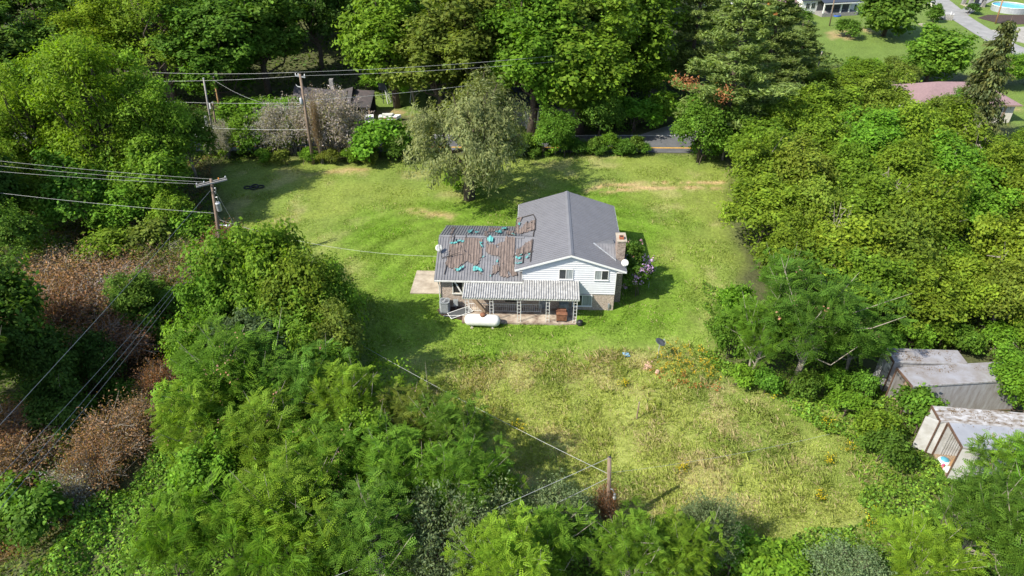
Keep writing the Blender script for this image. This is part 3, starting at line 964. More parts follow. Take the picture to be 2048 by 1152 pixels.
# lane and drive at the top right
strip('lane', [UG(1800, -55), UG(1868, -8), UG(1915, 32), UG(1962, 62), UG(2010, 90), UG(2075, 118), UG(2200, 160)], 4.6, M['palert'], 0.055)
strip('driveway', [UG(1925, 28), UG(1960, 6), UG(1990, -8), UG(2040, -30)], 2.6, M['palert'], 0.058)
sheet('gravel_drive', [UG(1975, 62)[:2], UG(2010, 56)[:2], UG(2080, 52)[:2], UG(2110, 80)[:2], UG(2070, 92)[:2], UG(2020, 80)[:2]], M['gravel'], 0.05)
sheet('concrete_patch', [UG(1836, 48)[:2], UG(1853, 46)[:2], UG(1872, 62)[:2], UG(1862, 63)[:2]], M['concrete'], 0.05)
sheet('footpath', [UG(1078, 256)[:2], UG(1088, 256)[:2], UG(1082, 268)[:2], UG(1052, 276)[:2], UG(1050, 272)[:2], UG(1070, 266)[:2]], M['concrete'], 0.05)
sheet('mulch_bed', [UG(1955, 36)[:2], UG(1975, 30)[:2], UG(2060, 30)[:2], UG(2070, 48)[:2], UG(2010, 50)[:2]], M['mulch'], 0.05)
sheet('creek_bank', [UG(1842, 176)[:2], UG(1872, 168)[:2], UG(1875, 173)[:2], UG(1845, 181)[:2]], M['creek'], 0.05)

# ---------------------------------------------------------------- the house
HO3 = (HO[0], HO[1], 0.0)
house = thing('house', 'split level house with grey metal roof, white siding gable and brick base', 'house', HO3, HYAW)
ZE, ZR, XL, XR, XM, YB = 4.10, 5.58, -8.47, 0.62, -3.93, 11.3
YF = -0.30
XW0, XW1 = -7.85, -0.15


def wheel(px, py, off=0.0):
    """point of the photo on the house wall plane (local x, z)"""
    d = ray(px, py); n = np.array([*hey, 0.0]); p0 = np.array(HO3) + n * off
    t = ((p0 - np.array([0, 0, CAM_H])) @ n) / (d @ n)
    p = np.array([0, 0, CAM_H]) + d * t - np.array(HO3)
    return p[:2] @ hex_, p[2]


def hl(p):
    p = np.asarray(p) - np.array(HO3)
    return np.array([p[:2] @ hex_, p[:2] @ hey, p[2]])


# brick storey
b = MB(); b.box(XW0, XW1, 0.0, 11.0, -0.3, 1.70)
lower = b.build('brick_wall', M['brick'], house)
b = MB(); b.box(XW0, XW1, 0.02, 11.0, 1.70, ZE - 0.06)
b.slab([(XW0, 0.02, ZE - 0.06), (XW1, 0.02, ZE - 0.06), (XM, 0.02, ZR - 0.14)], (0, 10.96, 0))
b.build('upper_wall', M['siding'], house)
# lap siding boards, each its own piece
zb = 1.70; k = 0
while zb < ZR - 0.25:
    zt = zb + 0.205
    def half(z): return 3.86 if z <= ZE - 0.1 else max(0.0, 3.86 * (ZR - 0.12 - z) / (ZR - ZE))
    w0, w1 = half(zb), half(min(zt, ZR - 0.13))
    if w0 < 0.15: break
    b = MB()
    y0, y1 = -0.028, -0.008
    x00, x01, x10, x11 = XM - 0.07 - w0 + 0.0, XM - 0.07 + w0, XM - 0.07 - w1, XM - 0.07 + w1
    v = [(x00, y0 - 0.045, zb), (x01, y0 - 0.045, zb), (x11, y1, zt), (x10, y1, zt), (x00, 0.015, zb), (x01, 0.015, zb), (x11, 0.015, zt), (x10, 0.015, zt)]
    b.add(v, [[0, 1, 2, 3], [5, 4, 7, 6], [4, 5, 1, 0], [3, 2, 6, 7], [4, 0, 3, 7], [1, 5, 6, 2]])
    b.build('siding_board', M['siding'], house)
    zb = zt + 0.003; k += 1
MB().box(XW1 - 0.05, XW1 + 0.012, -0.065, 0.03, 1.68, ZE - 0.2).build('corner_trim', M['white'], house)
MB().box(XW0 - 0.012, XW0 + 0.05, -0.065, 0.03, 2.5, ZE - 0.2).build('corner_trim', M['white'], house)

# main roof: two ribbed slopes, ridge cap, fascia
th = 0.09
sl = (ZR - ZE) / (XM - XL)


def roof_z(x): return ZE + (x - XL) * (ZR - ZE) / (XM - XL) if x <= XM else ZE + (XR - x) * (ZR - ZE) / (XR - XM)


for sgn in (-1, 1):
    b = MB()
    xe = XL if sgn < 0 else XR
    b.slab([(xe, YF, ZE), (XM, YF, ZR), (XM, YB, ZR), (xe, YB, ZE)] if sgn > 0 else [(XM, YF, ZR), (xe, YF, ZE), (xe, YB, ZE), (XM, YB, ZR)], (0, 0, -th))
    y = YF + 0.15
    while y < YB:                                                       # raised seams running down the slope
        b.slab([(xe, y, ZE + 0.002), (XM, y, ZR + 0.002), (XM, y + 0.035, ZR + 0.002), (xe, y + 0.035, ZE + 0.002)], (0, 0, 0.03))
        y += 0.30
    b.build('roof_slope', M['roof'], house)
b = MB(); b.slab([(XM - 0.2, YF - 0.02, ZR - 0.2 * sl + 0.025), (XM, YF - 0.02, ZR + 0.03), (XM + 0.2, YF - 0.02, ZR - 0.2 * sl + 0.025), (XM + 0.2, YF - 0.02, ZR - 0.2 * sl + 0.045), (XM, YF - 0.02, ZR + 0.06), (XM - 0.2, YF - 0.02, ZR - 0.2 * sl + 0.045)], (0, YB - YF + 0.04, 0))
b.build('ridge_cap', M['roof'], house)
for xe in (XL, XR):
    b = MB(); b.slab([(xe, YF - 0.03, ZE - 0.005), (XM, YF - 0.03, ZR - 0.005), (XM, YF - 0.03, ZR - 0.17), (xe, YF - 0.03, ZE - 0.17)], (0, 0.028, 0))
    b.build('rake_board', M['white'], house)
    b = MB(); xa, xb = (xe - 0.02, xe + 0.0) if xe < XM else (xe, xe + 0.02)
    b.box(xa, xb, YF, YB, ZE - 0.16, ZE - 0.01); b.build('fascia', M['white'], house)
b = MB(); b.slab([(XL + .02, YF + 0.01, ZE - 0.14), (XW0, YF + 0.01, ZE - 0.14), (XW0, YF + 0.01, ZE - 0.165), (XL + .02, YF + .01, ZE - 0.165)], (0, YB - YF - .05, 0)); b.build('soffit', M['white'], house); b = MB()
b.slab([(XW1, YF + 0.01, ZE - 0.14), (XR - .02, YF + 0.01, ZE - 0.14), (XR - .02, YF + 0.01, ZE - 0.165), (XW1, YF + .01, ZE - 0.165)], (0, YB - YF - .05, 0))
b.build('soffit', M['white'], house)

# wing with its own gable roof (ridge runs left to right)
WX0, WX1 = -14.72, XW0
WE, WR, WYF, WYR, WYB, WBE = 2.97, 4.72, -0.32, 4.0, 8.9, 3.05
b = MB(); b.box(WX0, WX1, 0.0, 8.5, -0.3, WE - 0.12); b.build('wing_wall', M['brick'], house)
b = MB(); b.slab([(WX0, 0.0, WE - 0.12), (WX0, 8.5, WE - 0.12), (WX0, WYR, WR - 0.12)], (0.12, 0, 0)); b.build('gable_wall', M['siding'], house)
RX0, RX1 = -15.14, -7.80


def wing_front_z(y): return WE + (y - WYF) * (WR - WE) / (WYR - WYF)
def wing_back_z(y): return WBE + (WYB - y) * (WR - WBE) / (WYB - WYR)


b = MB(); b.slab([(RX0, WYF, WE), (RX1, WYF, WE), (RX1, WYR, WR), (RX0, WYR, WR)], (0, 0, -0.08))
x = RX0 + 0.1
while x < RX1 - 0.05:
    b.slab([(x, WYF, WE + 0.002), (x + 0.035, WYF, WE + 0.002), (x + 0.035, WYR, WR + 0.002), (x, WYR, WR + 0.002)], (0, 0, 0.05)); x += 0.232
b.build('wing_roof_slope', M['roofold'], house)
b = MB(); b.slab([(RX0, WYR, WR), (RX1 + 0.3, WYR, WR), (RX1 + 0.3, WYB, WBE), (RX0, WYB, WBE)], (0, 0, -0.08))
x = RX0 + 0.1
while x < RX1 - 0.05:
    b.slab([(x, WYR, WR + 0.002), (x + 0.035, WYR, WR + 0.002), (x + 0.035, WYB, WBE + 0.002), (x, WYB, WBE + 0.002)], (0, 0, 0.05)); x += 0.232
b.build('wing_roof_slope', M['roofold'], house)
b = MB(); b.slab([(RX0, WYR - 0.15, WR - 0.03), (RX0, WYR, WR + 0.035), (RX0, WYR + 0.15, WR - 0.02), (RX0, WYR + .15, WR), (RX0, WYR, WR + 0.06), (RX0, WYR - .15, WR)], (RX1 - RX0, 0, 0)); b.build('ridge_cap', M['roofold'], house)
b = MB(); b.box(RX0, RX1, WYF - 0.10, WYF - 0.005, WE - 0.13, WE - 0.02); b.build('gutter', M['dirtywhite'], house)
b = MB(); b.slab([(RX0 - 0.02, WYF, WE - 0.0), (RX0 - .02, WYR, WR - 0.0), (RX0 - .02, WYR, WR - 0.15), (RX0 - .02, WYF, WE - 0.15)], (0.018, 0, 0))
b.slab([(RX0 - 0.02, WYR, WR - 0.0), (RX0 - .02, WYB, WBE), (RX0 - .02, WYB, WBE - 0.15), (RX0 - .02, WYR, WR - 0.15)], (0.018, 0, 0)); b.build('rake_board', M['roofold'], house)
b = MB(); b.tube([(-14.82, -0.36, WE - 0.1), (-14.82, -0.16, 2.5), (-14.80, -0.08, 2.2), (-14.80, -0.08, 0.2), (-14.78, -0.35, 0.08)], 0.045, 6); b.build('downspout', M['dirtywhite'], house)


def window(x0, x1, z0, z1, panes, glass, y=-0.085, frame=M['white'], fw=0.05):
    b = MB()
    b.box(x0, x1, y - 0.03, y + 0.08, z0, z0 + fw); b.box(x0, x1, y - 0.03, y + 0.08, z1 - fw, z1)
    n = panes
    for i in range(n + 1):
        xx = x0 + (x1 - x0) * i / n - (fw / 2 if 0 < i < n else (0 if i == 0 else fw))
        b.box(xx, xx + fw, y - 0.028, y + 0.078, z0 + fw, z1 - fw)
    b.box(x0 - 0.04, x1 + 0.04, y - 0.06, y + 0.03, z0 - 0.05, z0 - 0.001)
    f = b.build('window', frame, house)
    for i in range(n):
        a = x0 + (x1 - x0) * i / n; c = x0 + (x1 - x0) * (i + 1) / n
        p = MB().box(a + 0.02, c - 0.02, y + 0.0, y + 0.02, z0 + 0.03, z1 - 0.03).build('pane', glass[i], f)
    return f


window(-4.86, -3.68, 3.12, 4.12, 2, [M['glass'], M['curtain']])
window(-1.94, -0.78, 3.10, 4.06, 2, [M['curtain'], M['glass']])
window(-3.62, -1.98, 0.46, 1.60, 2, [M['glass'], M['curtain']], fw=0.055)
# broken wing window: open dark hole, white frame and a fallen white board
b = MB(); b.box(-13.66, -12.84, -0.012, 0.0, 1.56, 2.68); b.build('window_opening', M['dark'], house)
b = MB(); b.box(-13.72, -13.64, -0.07, 0.0, 1.50, 2.74); b.box(-12.86, -12.78, -0.07, 0.0, 1.50, 2.74); b.box(-13.78, -12.72, -0.12, -0.0, 1.42, 1.499)
b.build('window_frame', M['dirtywhite'], house)
b = MB(); b.slab([(-13.55, -0.09, 2.66), (-13.40, -0.09, 2.66), (-12.86, -0.09, 1.52), (-13.0, -0.09, 1.52)], (0, 0.03, 0)); b.build('fallen_board', M['white'], house)
# porch door with its small light
dr = MB().box(-6.34, -5.62, -0.05, -0.001, 0.12, 2.1).build('door', M['grey'], house)
MB().box(-6.2, -5.76, -0.062, -0.051, 1.55, 1.95).build('door_window', M['glass'], dr)
MB().box(-5.74, -5.69, -0.11, -0.051, 1.05, 1.12).build('handle', M['steel'], dr)
b = MB(); b.box(-6.44, -6.345, -0.06, -0.001, 0.1, 2.18); b.box(-5.615, -5.52, -0.06, -0.001, 0.1, 2.18); b.box(-6.44, -5.52, -0.061, -0.001, 2.181, 2.26); b.build('door_frame', M['dirtywhite'], house)
MB().box(-0.62, -0.48, -0.12, -0.001, 0.35, 0.72).build('meter_box', M['grey'], house)
MB().tube([(-0.55, -0.05, 0.35), (-0.55, -0.06, 0.0)], 0.025, 5).build('conduit', M['grey'], house)
MB().box(-9.3, -8.3, -0.02, -0.001, 0.7, 1.2).build('vent_opening', M['dark'], house)

# brick chimney with clay flue on the right wall, and the little saddle roof behind it
ch = MB(); ch.box(-0.12, 0.56, 1.25, 2.55, -0.2, 6.0).build('chimney', M['brickdark'], house)
chim = house.children[-1]
MB().box(-0.19, 0.63, 1.18, 2.62, 6.001, 6.10).build('chimney_cap', M['concrete'], chim)
b = MB(); b.box(0.02, 0.38, 1.45, 1.80, 6.101, 6.32); b.build('flue', M['flue'], chim)
b = MB(); b.box(0.07, 0.33, 1.50, 1.75, 6.321, 6.325); b.build('flue_opening', M['dark'], chim)
b = MB()
zr_ = roof_z(-1.92) + 0.02
A = (-1.92, 2.75, zr_); B_ = (-0.13, 2.75, zr_); Cc_ = (-0.13, 0.95, roof_z(-0.13) + 0.03); Dd = (-0.13, 4.55, roof_z(-0.13) + 0.03)
b.add([A, B_, Cc_, Dd, (-0.13, 2.75, roof_z(-0.13))], [[0, 2, 1], [0, 1, 3], [1, 2, 4], [1, 4, 3]])
for q in np.linspace(0.12, 0.92, 7):
    x_ = -1.92 + 1.79 * q; yb = 2.75 - 1.8 * q
    b.slab([(x_, 2.72, zr_ + 0.004), (x_ + 0.03, 2.72, zr_ + 0.004), (x_ + 0.03, yb, roof_z(x_) + 0.032), (x_, yb, roof_z(x_) + 0.032)], (0, 0, 0.018))
b.build('saddle_roof', M['roofold'], house)
b = MB(); b.slab([(-1.95, 2.70, zr_ + 0.01), (-0.14, 0.88, roof_z(-0.13) + 0.03), (-0.14, 0.98, roof_z(-0.13) + 0.05), (-1.9, 2.80, zr_ + 0.02)], (0, 0, 0.03)); b.build('flashing', M['steel'], house)

# porch awning: two runs of corrugated sheet on lattice posts
aw = MB(); aw.box(-12.62, -3.22, -2.12, -2.05, 2.36, 2.50); aw.build('awning', M['dirtywhite'], house)
awning = house.children[-1]


def corrug(x0, x1, y0, z0, y1, z1, parent):
    n = int((x1 - x0) / 0.048)
    b = MB(); m = 5
    for j in range(m):
        t = j / (m - 1)
        for i in range(n + 1):
            x_ = x0 + (x1 - x0) * i / n
            b.v.append((x_, y0 + (y1 - y0) * t, z0 + (z1 - z0) * t + (0, 0.075, 0.085, 0.01)[i % 4]))
    for j in range(m - 1):
        for i in range(n):
            a = j * (n + 1) + i; b.f.append([a, a + 1, a + n + 2, a + n + 1])
    o = b.build('corrugated_sheet', M['awn'], parent)
    s = o.modifiers.new('thick', 'SOLIDIFY'); s.thickness = 0.006
    return o


corrug(-12.66, -7.78, -2.18, 2.50, -0.33, 2.78, awning)
corrug(-7.76, -3.20, -2.18, 2.52, -0.06, 2.93, awning)
MB().slab([(-12.66, -2.2, 2.44), (-12.66, -0.3, 2.72), (-12.66, -0.3, 2.80), (-12.66, -2.2, 2.52)], (0.03, 0, 0)).build('end_trim', M['dirtywhite'], awning)
MB().slab([(-3.22, -2.2, 2.44), (-3.22, -0.06, 2.88), (-3.22, -0.06, 2.97), (-3.22, -2.2, 2.56)], (0.03, 0, 0)).build('end_trim', M['dirtywhite'], awning)


def lattice_post(x, y):
    b = MB()
    for dx in (0, 0.27): b.tube([(x + dx, y, 0.1), (x + dx, y, 2.37)], 0.022, 5)
    z = 0.25
    while z < 2.2:
        b.tube([(x + 0.01, y, z), (x + 0.07, y, z + 0.12), (x + 0.2, y, z + 0.12), (x + 0.26, y, z + 0.24)], 0.009, 4, cap=False)
        b.tube([(x + 0.26, y, z), (x + 0.2, y, z + 0.10), (x + 0.07, y, z + 0.14), (x + 0.01, y, z + 0.24)], 0.009, 4, cap=False)
        z += 0.34
    b.build('lattice_post', M['white'], awning)


for x_ in (-12.45, -10.45, -8.2, -5.85, -3.62): lattice_post(x_, -2.0)

# roof lining torn loose: brown sheets and teal scraps lying over both roofs
tarp = thing('torn_roof_lining', 'torn brown roof lining with teal scraps draped over the grey roofs', 'roof lining', HO3, HYAW)


def plane_hit(px, py, which):
    d = ray(px, py); o = np.array([0, 0, CAM_H])
    dl = np.array([d[:2] @ hex_, d[:2] @ hey, d[2]]); ol = hl(o)
    if which == 'wf': p0 = np.array([0, WYF, WE]); n = np.cross([1, 0, 0], [0, WYR - WYF, WR - WE])
    elif which == 'wb': p0 = np.array([0, WYR, WR]); n = np.cross([1, 0, 0], [0, WYB - WYR, WBE - WR])
    else: p0 = np.array([XL, 0, ZE]); n = np.cross([XM - XL, 0, ZR - ZE], [0, 1, 0])
    t = ((p0 - ol) @ n) / (dl @ n)
    return ol + dl * t


def cloth(name, pts, which, m, cell=0.05, rough=0.06, seed=1, lift=0.06):
    L = [plane_hit(860 + a / 5.236, 380 + c / 5.236, which) for a, c in pts]
    P2 = [(p[0], p[1]) for p in L]
    x0, x1 = min(p[0] for p in P2) - .1, max(p[0] for p in P2) + .1; y0, y1 = min(p[1] for p in P2) - .1, max(p[1] for p in P2) + .1
    xs = np.arange(x0, x1, cell); ys = np.arange(y0, y1, cell)
    X, Y = np.meshgrid(xs, ys, indexing='ij')
    jx = (fbm(X * 6, Y * 6, 3, seed, 3) - .5) * 0.22; jy = (fbm(X * 6, Y * 6, 3, seed + 2, 3) - .5) * 0.22
    jx = jx + (vn(X, Y, .16, seed) - .5) * .15; jy = jy + (vn(X, Y, .16, seed + 3) - .5) * .15
    ins = inpoly(X + jx, Y + jy, P2) & (fbm(X, Y, .55, seed + 1, 3) > .2)
    if which == 'wf': Z = wing_front_z(Y)
    elif which == 'wb': Z = wing_back_z(Y)
    else: Z = ZE + (X - XL) * (ZR - ZE) / (XM - XL)
    Z = Z + lift * .6 + 0.045 * (np.cos(X * 2 * math.pi / 0.232) > 0.55) + rough * (vn(X * 4, Y * 1.2, 1.0, seed) + 0.7 * vn(X, Y, 0.25, seed + 1))
    if which == 'wf': ins &= (Y > WYF + 0.05) & (X < RX1 - 0.02) & (Y < WYR + 0.1)
    b = MB(); idx = {}

    def vid(i, j):
        if (i, j) not in idx: idx[(i, j)] = len(b.v); b.v.append((X[i, j], Y[i, j], Z[i, j]))
        return idx[(i, j)]
    for i in range(len(xs) - 1):
        for j in range(len(ys) - 1):
            if ins[i, j] and ins[i + 1, j] and ins[i, j + 1] and ins[i + 1, j + 1]:
                b.f.append([vid(i, j), vid(i + 1, j), vid(i + 1, j + 1), vid(i, j + 1)])
    # keep only the largest connected piece
    par = list(range(len(b.v)))
    def fd(i):
        while par[i] != i: par[i] = par[par[i]]; i = par[i]
        return i
    for f in b.f:
        for q in f[1:]: par[fd(q)] = fd(f[0])
    cn = {}
    for f in b.f: cn[fd(f[0])] = cn.get(fd(f[0]), 0) + 1
    pieces = [k_ for k_ in cn if cn[k_] >= 4]
    if not pieces: return
    for k_ in pieces:
        c = MB(); mp = {}
        for f in b.f:
            if fd(f[0]) != k_: continue
            for i in f:
                if i not in mp: mp[i] = len(c.v); c.v.append(b.v[i])
            c.f.append([mp[i] for i in f])
        o = c.build(name, m, tarp)
        s = o.modifiers.new('thick', 'SOLIDIFY'); s.thickness = 0.012
    return
    o = b.build(name, m, tarp)
    s = o.modifiers.new('thick', 'SOLIDIFY'); s.thickness = 0.012


for i, (pts, w) in enumerate([
    ([(205, 575), (350, 555), (375, 500), (545, 515), (548, 680), (500, 790), (470, 810), (395, 755), (330, 800), (270, 850), (160, 790), (190, 640)], 'wf'),
    ([(580, 490), (600, 570), (680, 580), (770, 550), (790, 490), (900, 500), (885, 690), (885, 800), (925, 905), (800, 930), (740, 915), (725, 880), (735, 700), (640, 690), (580, 655)], 'wf'),
    ([(905, 400), (940, 425), (1010, 340), (1105, 320), (1105, 420), (960, 470), (895, 490)], 'mr'),
    ([(885, 590), (915, 560), (1000, 545), (1085, 500), (1060, 660), (890, 705)], 'mr'),
    ([(905, 300), (960, 290), (930, 410), (895, 440)], 'mr'),
    ([(605, 400), (740, 405), (745, 425), (610, 450)], 'wb'), ([(800, 430), (900, 440), (895, 488), (800, 470)], 'wb'),
    ([(570, 440), (600, 440), (610, 490), (570, 490)], 'wb'), ([(650, 800), (720, 770), (728, 860), (650, 905)], 'wf'), ([(500, 860), (590, 900), (560, 905), (520, 880)], 'wf'), ([(240, 390), (270, 395), (200, 560), (190, 560)], 'wb')]):
    cloth('brown_sheet', pts, w, M['tarp'], seed=i)
for i, (pts, w) in enumerate([
    ([(205, 565), (350, 540), (360, 550), (350, 562), (220, 585)], 'wf'), ([(518, 545), (545, 548), (550, 618), (530, 605)], 'wf'), ([(592, 550), (605, 508), (640, 500), (668, 520), (660, 560), (610, 565)], 'wf'),
    ([(440, 830), (480, 800), (545, 835), (558, 875), (450, 868)], 'wf'), ([(245, 848), (290, 840), (340, 805), (378, 770), (350, 830), (280, 872)], 'wf'), ([(675, 778), (715, 735), (722, 780)], 'wf'), ([(530, 712), (580, 692), (574, 722), (545, 726)], 'wf'),
    ([(680, 445), (755, 430), (755, 460), (700, 466)], 'wb'), ([(745, 408), (815, 402), (806, 426), (760, 428)], 'wb'), ([(840, 465), (900, 478), (885, 496)], 'wb'), ([(475, 445), (525, 455), (480, 462)], 'wb'), ([(400, 430), (450, 420), (430, 460), (400, 465)], 'wb'),
    ([(915, 568), (975, 542), (965, 562), (930, 574)], 'mr'), ([(980, 515), (1000, 500), (1045, 525), (1000, 532)], 'mr'), ([(888, 782), (970, 765), (960, 780), (890, 797)], 'mr'), ([(893, 715), (965, 708), (955, 735), (900, 730)], 'mr'), ([(1000, 730), (1035, 696), (1025, 735)], 'mr'), ([(925, 355), (958, 362), (950, 385), (930, 380)], 'mr'), ([(940, 690), (980, 680), (970, 700)], 'mr'), ([(1010, 690), (1050, 670), (1040, 690)], 'mr'),
    ([(655, 862), (685, 842), (680, 866)], 'wf'), ([(600, 905), (690, 925), (600, 920)], 'wf'), ([(880, 925), (925, 920), (900, 935)], 'wf'), ([(400, 795), (450, 800), (440, 815)], 'wf'), ([(265, 680), (285, 690), (270, 700)], 'wf')]):
    cloth('teal_scrap', pts, w, M['teal'], cell=0.05, rough=0.12, seed=40 + i, lift=0.10)
for pl in ([(918, 305), (1080, 262), (1105, 310), (1100, 420), (1085, 450), (1050, 755)], [(1020, 335), (1012, 440)], [(1002, 490), (985, 640), (972, 770)], [(948, 590), (932, 680)], [(890, 690), (960, 668), (1080, 650)], [(905, 320), (895, 480)]):
    MB().tube([plane_hit(860 + a / 5.236, 380 + c / 5.236, 'mr') + np.array([0, 0, 0.07]) for a, c in pl], 0.045, 5).build('loose_batten', M['batten'], tarp)
for pl in ([(380, 480), (345, 760)], [(262, 470), (150, 890)], [(885, 690), (880, 810), (915, 900)], [(740, 600), (730, 900)], [(640, 900), (700, 860), (728, 830)]):
    MB().tube([plane_hit(860 + a / 5.236, 380 + c / 5.236, 'wf') + np.array([0, 0, 0.08]) for a, c in pl], 0.04, 5).build('loose_batten', M['batten'], tarp)

# slabs beside the house
b = MB(); b.slab([(-17.75, 1.95, -0.1), (-14.76, 1.95, -0.1), (-14.76, 5.6, -0.1), (-17.7, 5.6, -0.1)], (0, 0, 0.17))
o = b.build('patio', M['concrete']); o.location = HO3; o.rotation_euler = (0, 0, HYAW); o['kind'] = 'structure'
b = MB(); b.slab([(-12.8, -2.15, -0.1), (-3.35, -2.15, -0.1), (-3.35, -0.002, -0.1), (-12.8, -0.002, -0.1)], (0, 0, 0.19))
o = b.build('porch_floor', M['stain']); o.location = HO3; o.rotation_euler = (0, 0, HYAW); o['kind'] = 'structure'
b = MB(); b.slab([(-15.05, -0.5, -0.1), (-14.6, -1.25, -0.1), (-12.81, -1.75, -0.1), (-12.81, -0.002, -0.1), (-14.7, -0.002, -0.1)], (0, 0, 0.15))
o = b.build('dirt_apron', M['mulch']); o.location = HO3; o.rotation_euler = (0, 0, HYAW); o['kind'] = 'structure'


def at_house(name, label, cat, x, y, z=0.0, rz=0.0, group=None):
    p = H2W(x, y)
    return thing(name, label, cat, (p[0], p[1], z), HYAW + rz, group)


# air conditioner
t = at_house('air_conditioner', 'round cornered grey air conditioner at the wing corner', 'air conditioner', -14.35, -0.62, 0.05)
b = MB(); w = 0.40; c = 0.12
ring = [(-w + c, -w), (w - c, -w), (w, -w + c), (w, w - c), (w - c, w), (-w + c, w), (-w, w - c), (-w, -w + c)]
b.slab([(p[0], p[1], 0.08) for p in ring], (0, 0, 0.92)); b.build('body', M['grey'], t)
for k in range(12):
    z = 0.16 + k * 0.065
    MB().slab([(p[0] * 1.03, p[1] * 1.03, z) for p in ring], (0, 0, 0.03)).build('louvre', M['steel'], t)
MB().slab([(p[0] * 1.06, p[1] * 1.06, 1.001) for p in ring], (0, 0, 0.07)).build('top_cap', M['grey'], t)
MB().lathe([(0.33, 1.072), (0.33, 1.085)], 20).build('fan_well', M['darkgrey'], t)
b = MB()
for r in (0.12, 0.2, 0.28): b.tube([(r * math.cos(a), r * math.sin(a), 1.10) for a in np.linspace(0, 6.283, 17)], 0.007, 4)
b.tube([(-.32, 0, 1.10), (.32, 0, 1.10)], 0.008, 4); b.tube([(0, -.32, 1.10), (0, .32, 1.10)], 0.008, 4); b.lathe([(0.08, 1.088), (0.08, 1.11)], 10); b.build('fan_grille', M['steel'], t)
MB().box(-.45, .45, -.45, .45, 0, 0.08).build('base_pad', M['darkgrey'], t)
t = at_house('disconnect_box', 'small grey electric box beside the air conditioner', 'electric box', -13.45, -0.30, 0.45)
MB().box(-.2, .2, -.14, .1, 0, 0.55).build('case', M['grey'], t); MB().box(-.18, .18, -.155, -.141, 0.03, 0.52).build('cover', M['steel'], t); MB().tube([(0, 0, 0), (0, 0, -0.36)], 0.03, 6).build('conduit', M['steel'], t)
# fallen screen door
t = at_house('screen_door', 'white framed screen door lying on the dirt by the porch', 'screen door', -13.05, -0.95, 0.10, math.radians(28))
b = MB(); L_, W_ = 1.0, 0.42
b.box(-L_, L_, -W_, -W_ + .05, 0, .04); b.box(-L_, L_, W_ - .05, W_, 0, .04); b.box(-L_, -L_ + .05, -W_ + .05, W_ - .05, 0, .04); b.box(L_ - .05, L_, -W_ + .05, W_ - .05, 0, .04); b.build('frame', M['white'], t)
MB().box(-L_ + .05, L_ - .05, -W_ + .05, W_ - .05, 0.01, 0.02).build('mesh_screen', M['darkgrey'], t)
t.rotation_euler = (math.radians(3), math.radians(-3), HYAW + math.radians(30)); t.location.z = 0.14
t = at_house('white_pole', 'thin white pole lying across the dirt before the screen door', 'pole', -13.5, -1.38, 0.12)
MB().tube([(-0.9, -0.06, 0), (0, 0, 0.02), (0.95, 0.1, 0)], 0.03, 6).build('pipe', M['dirtywhite'], t)
# leaning wooden ramp boards
t = at_house('board_stack', 'brown boards leaning from the porch floor to the brick wall', 'boards', -11.55, -0.75, 0.09)
for k in range(4):
    MB().slab([(-0.75 + 0.12 * k, -0.02 + .0 * k, 1.55 - 0.0 * k), (-0.62 + 0.12 * k, -0.02, 1.55), (0.75 + .12 * k, -0.32, 0.0), (0.60 + .12 * k, -0.32, 0.0)], (0, 0.04, 0.0)).build('board', M['wood'], t)
# iron railing along the stair well
t = at_house('iron_railing', 'white iron railing running along the porch wall', 'railing', -9.3, -0.72, 0.09)
for x0, x1 in ((-2.95, -0.95), (-0.9, 1.35), (1.4, 3.05)):
    b = MB(); b.tube([(x0, 0, 0.86), (x1, 0, 0.86)], 0.022, 5); b.tube([(x0, 0, 0.14), (x1, 0, 0.14)], 0.018, 5); b.build('rail', M['white'], t)
    n = int((x1 - x0) / 0.165)
    for i in range(n + 1):
        x_ = x0 + (x1 - x0) * i / n
        MB().tube([(x_, 0, 0.0 if i in (0, n) else 0.14), (x_, 0, 0.90 if i in (0, n) else 0.86)], 0.021 if i in (0, n) else 0.012, 4).build('baluster', M['white'], t)
# propane tank
t = at_house('propane_tank', 'long white propane tank lying in front of the porch', 'tank', -11.05, -2.45, -0.14, math.radians(-2))
prof = [(0.02, -1.47), (0.22, -1.44), (0.38, -1.34), (0.47, -1.18), (0.50, -1.0), (0.50, 0), (0.50, 1.0), (0.47, 1.18), (0.38, 1.34), (0.22, 1.44), (0.02, 1.47)]
MB().lathe(prof, 24, 'x', (0, 0, 0.66)).build('vessel', M['tank'], t, True)
MB().lathe([(0.24, 1.10), (0.24, 1.24), (0.20, 1.32), (0.08, 1.36)], 16, 'z', (0.05, 0, 0)).build('valve_dome', M['rust'], t, True)
for x_ in (-0.85, 0.85):
    b = MB(); b.box(x_ - 0.06, x_ + 0.06, -0.3, 0.3, 0.10, 0.28); b.build('saddle_leg', M['dirtywhite'], t)
    MB().box(x_ - 0.12, x_ + 0.12, -0.4, 0.4, -0.05, 0.10).build('block', M['concrete'], t)
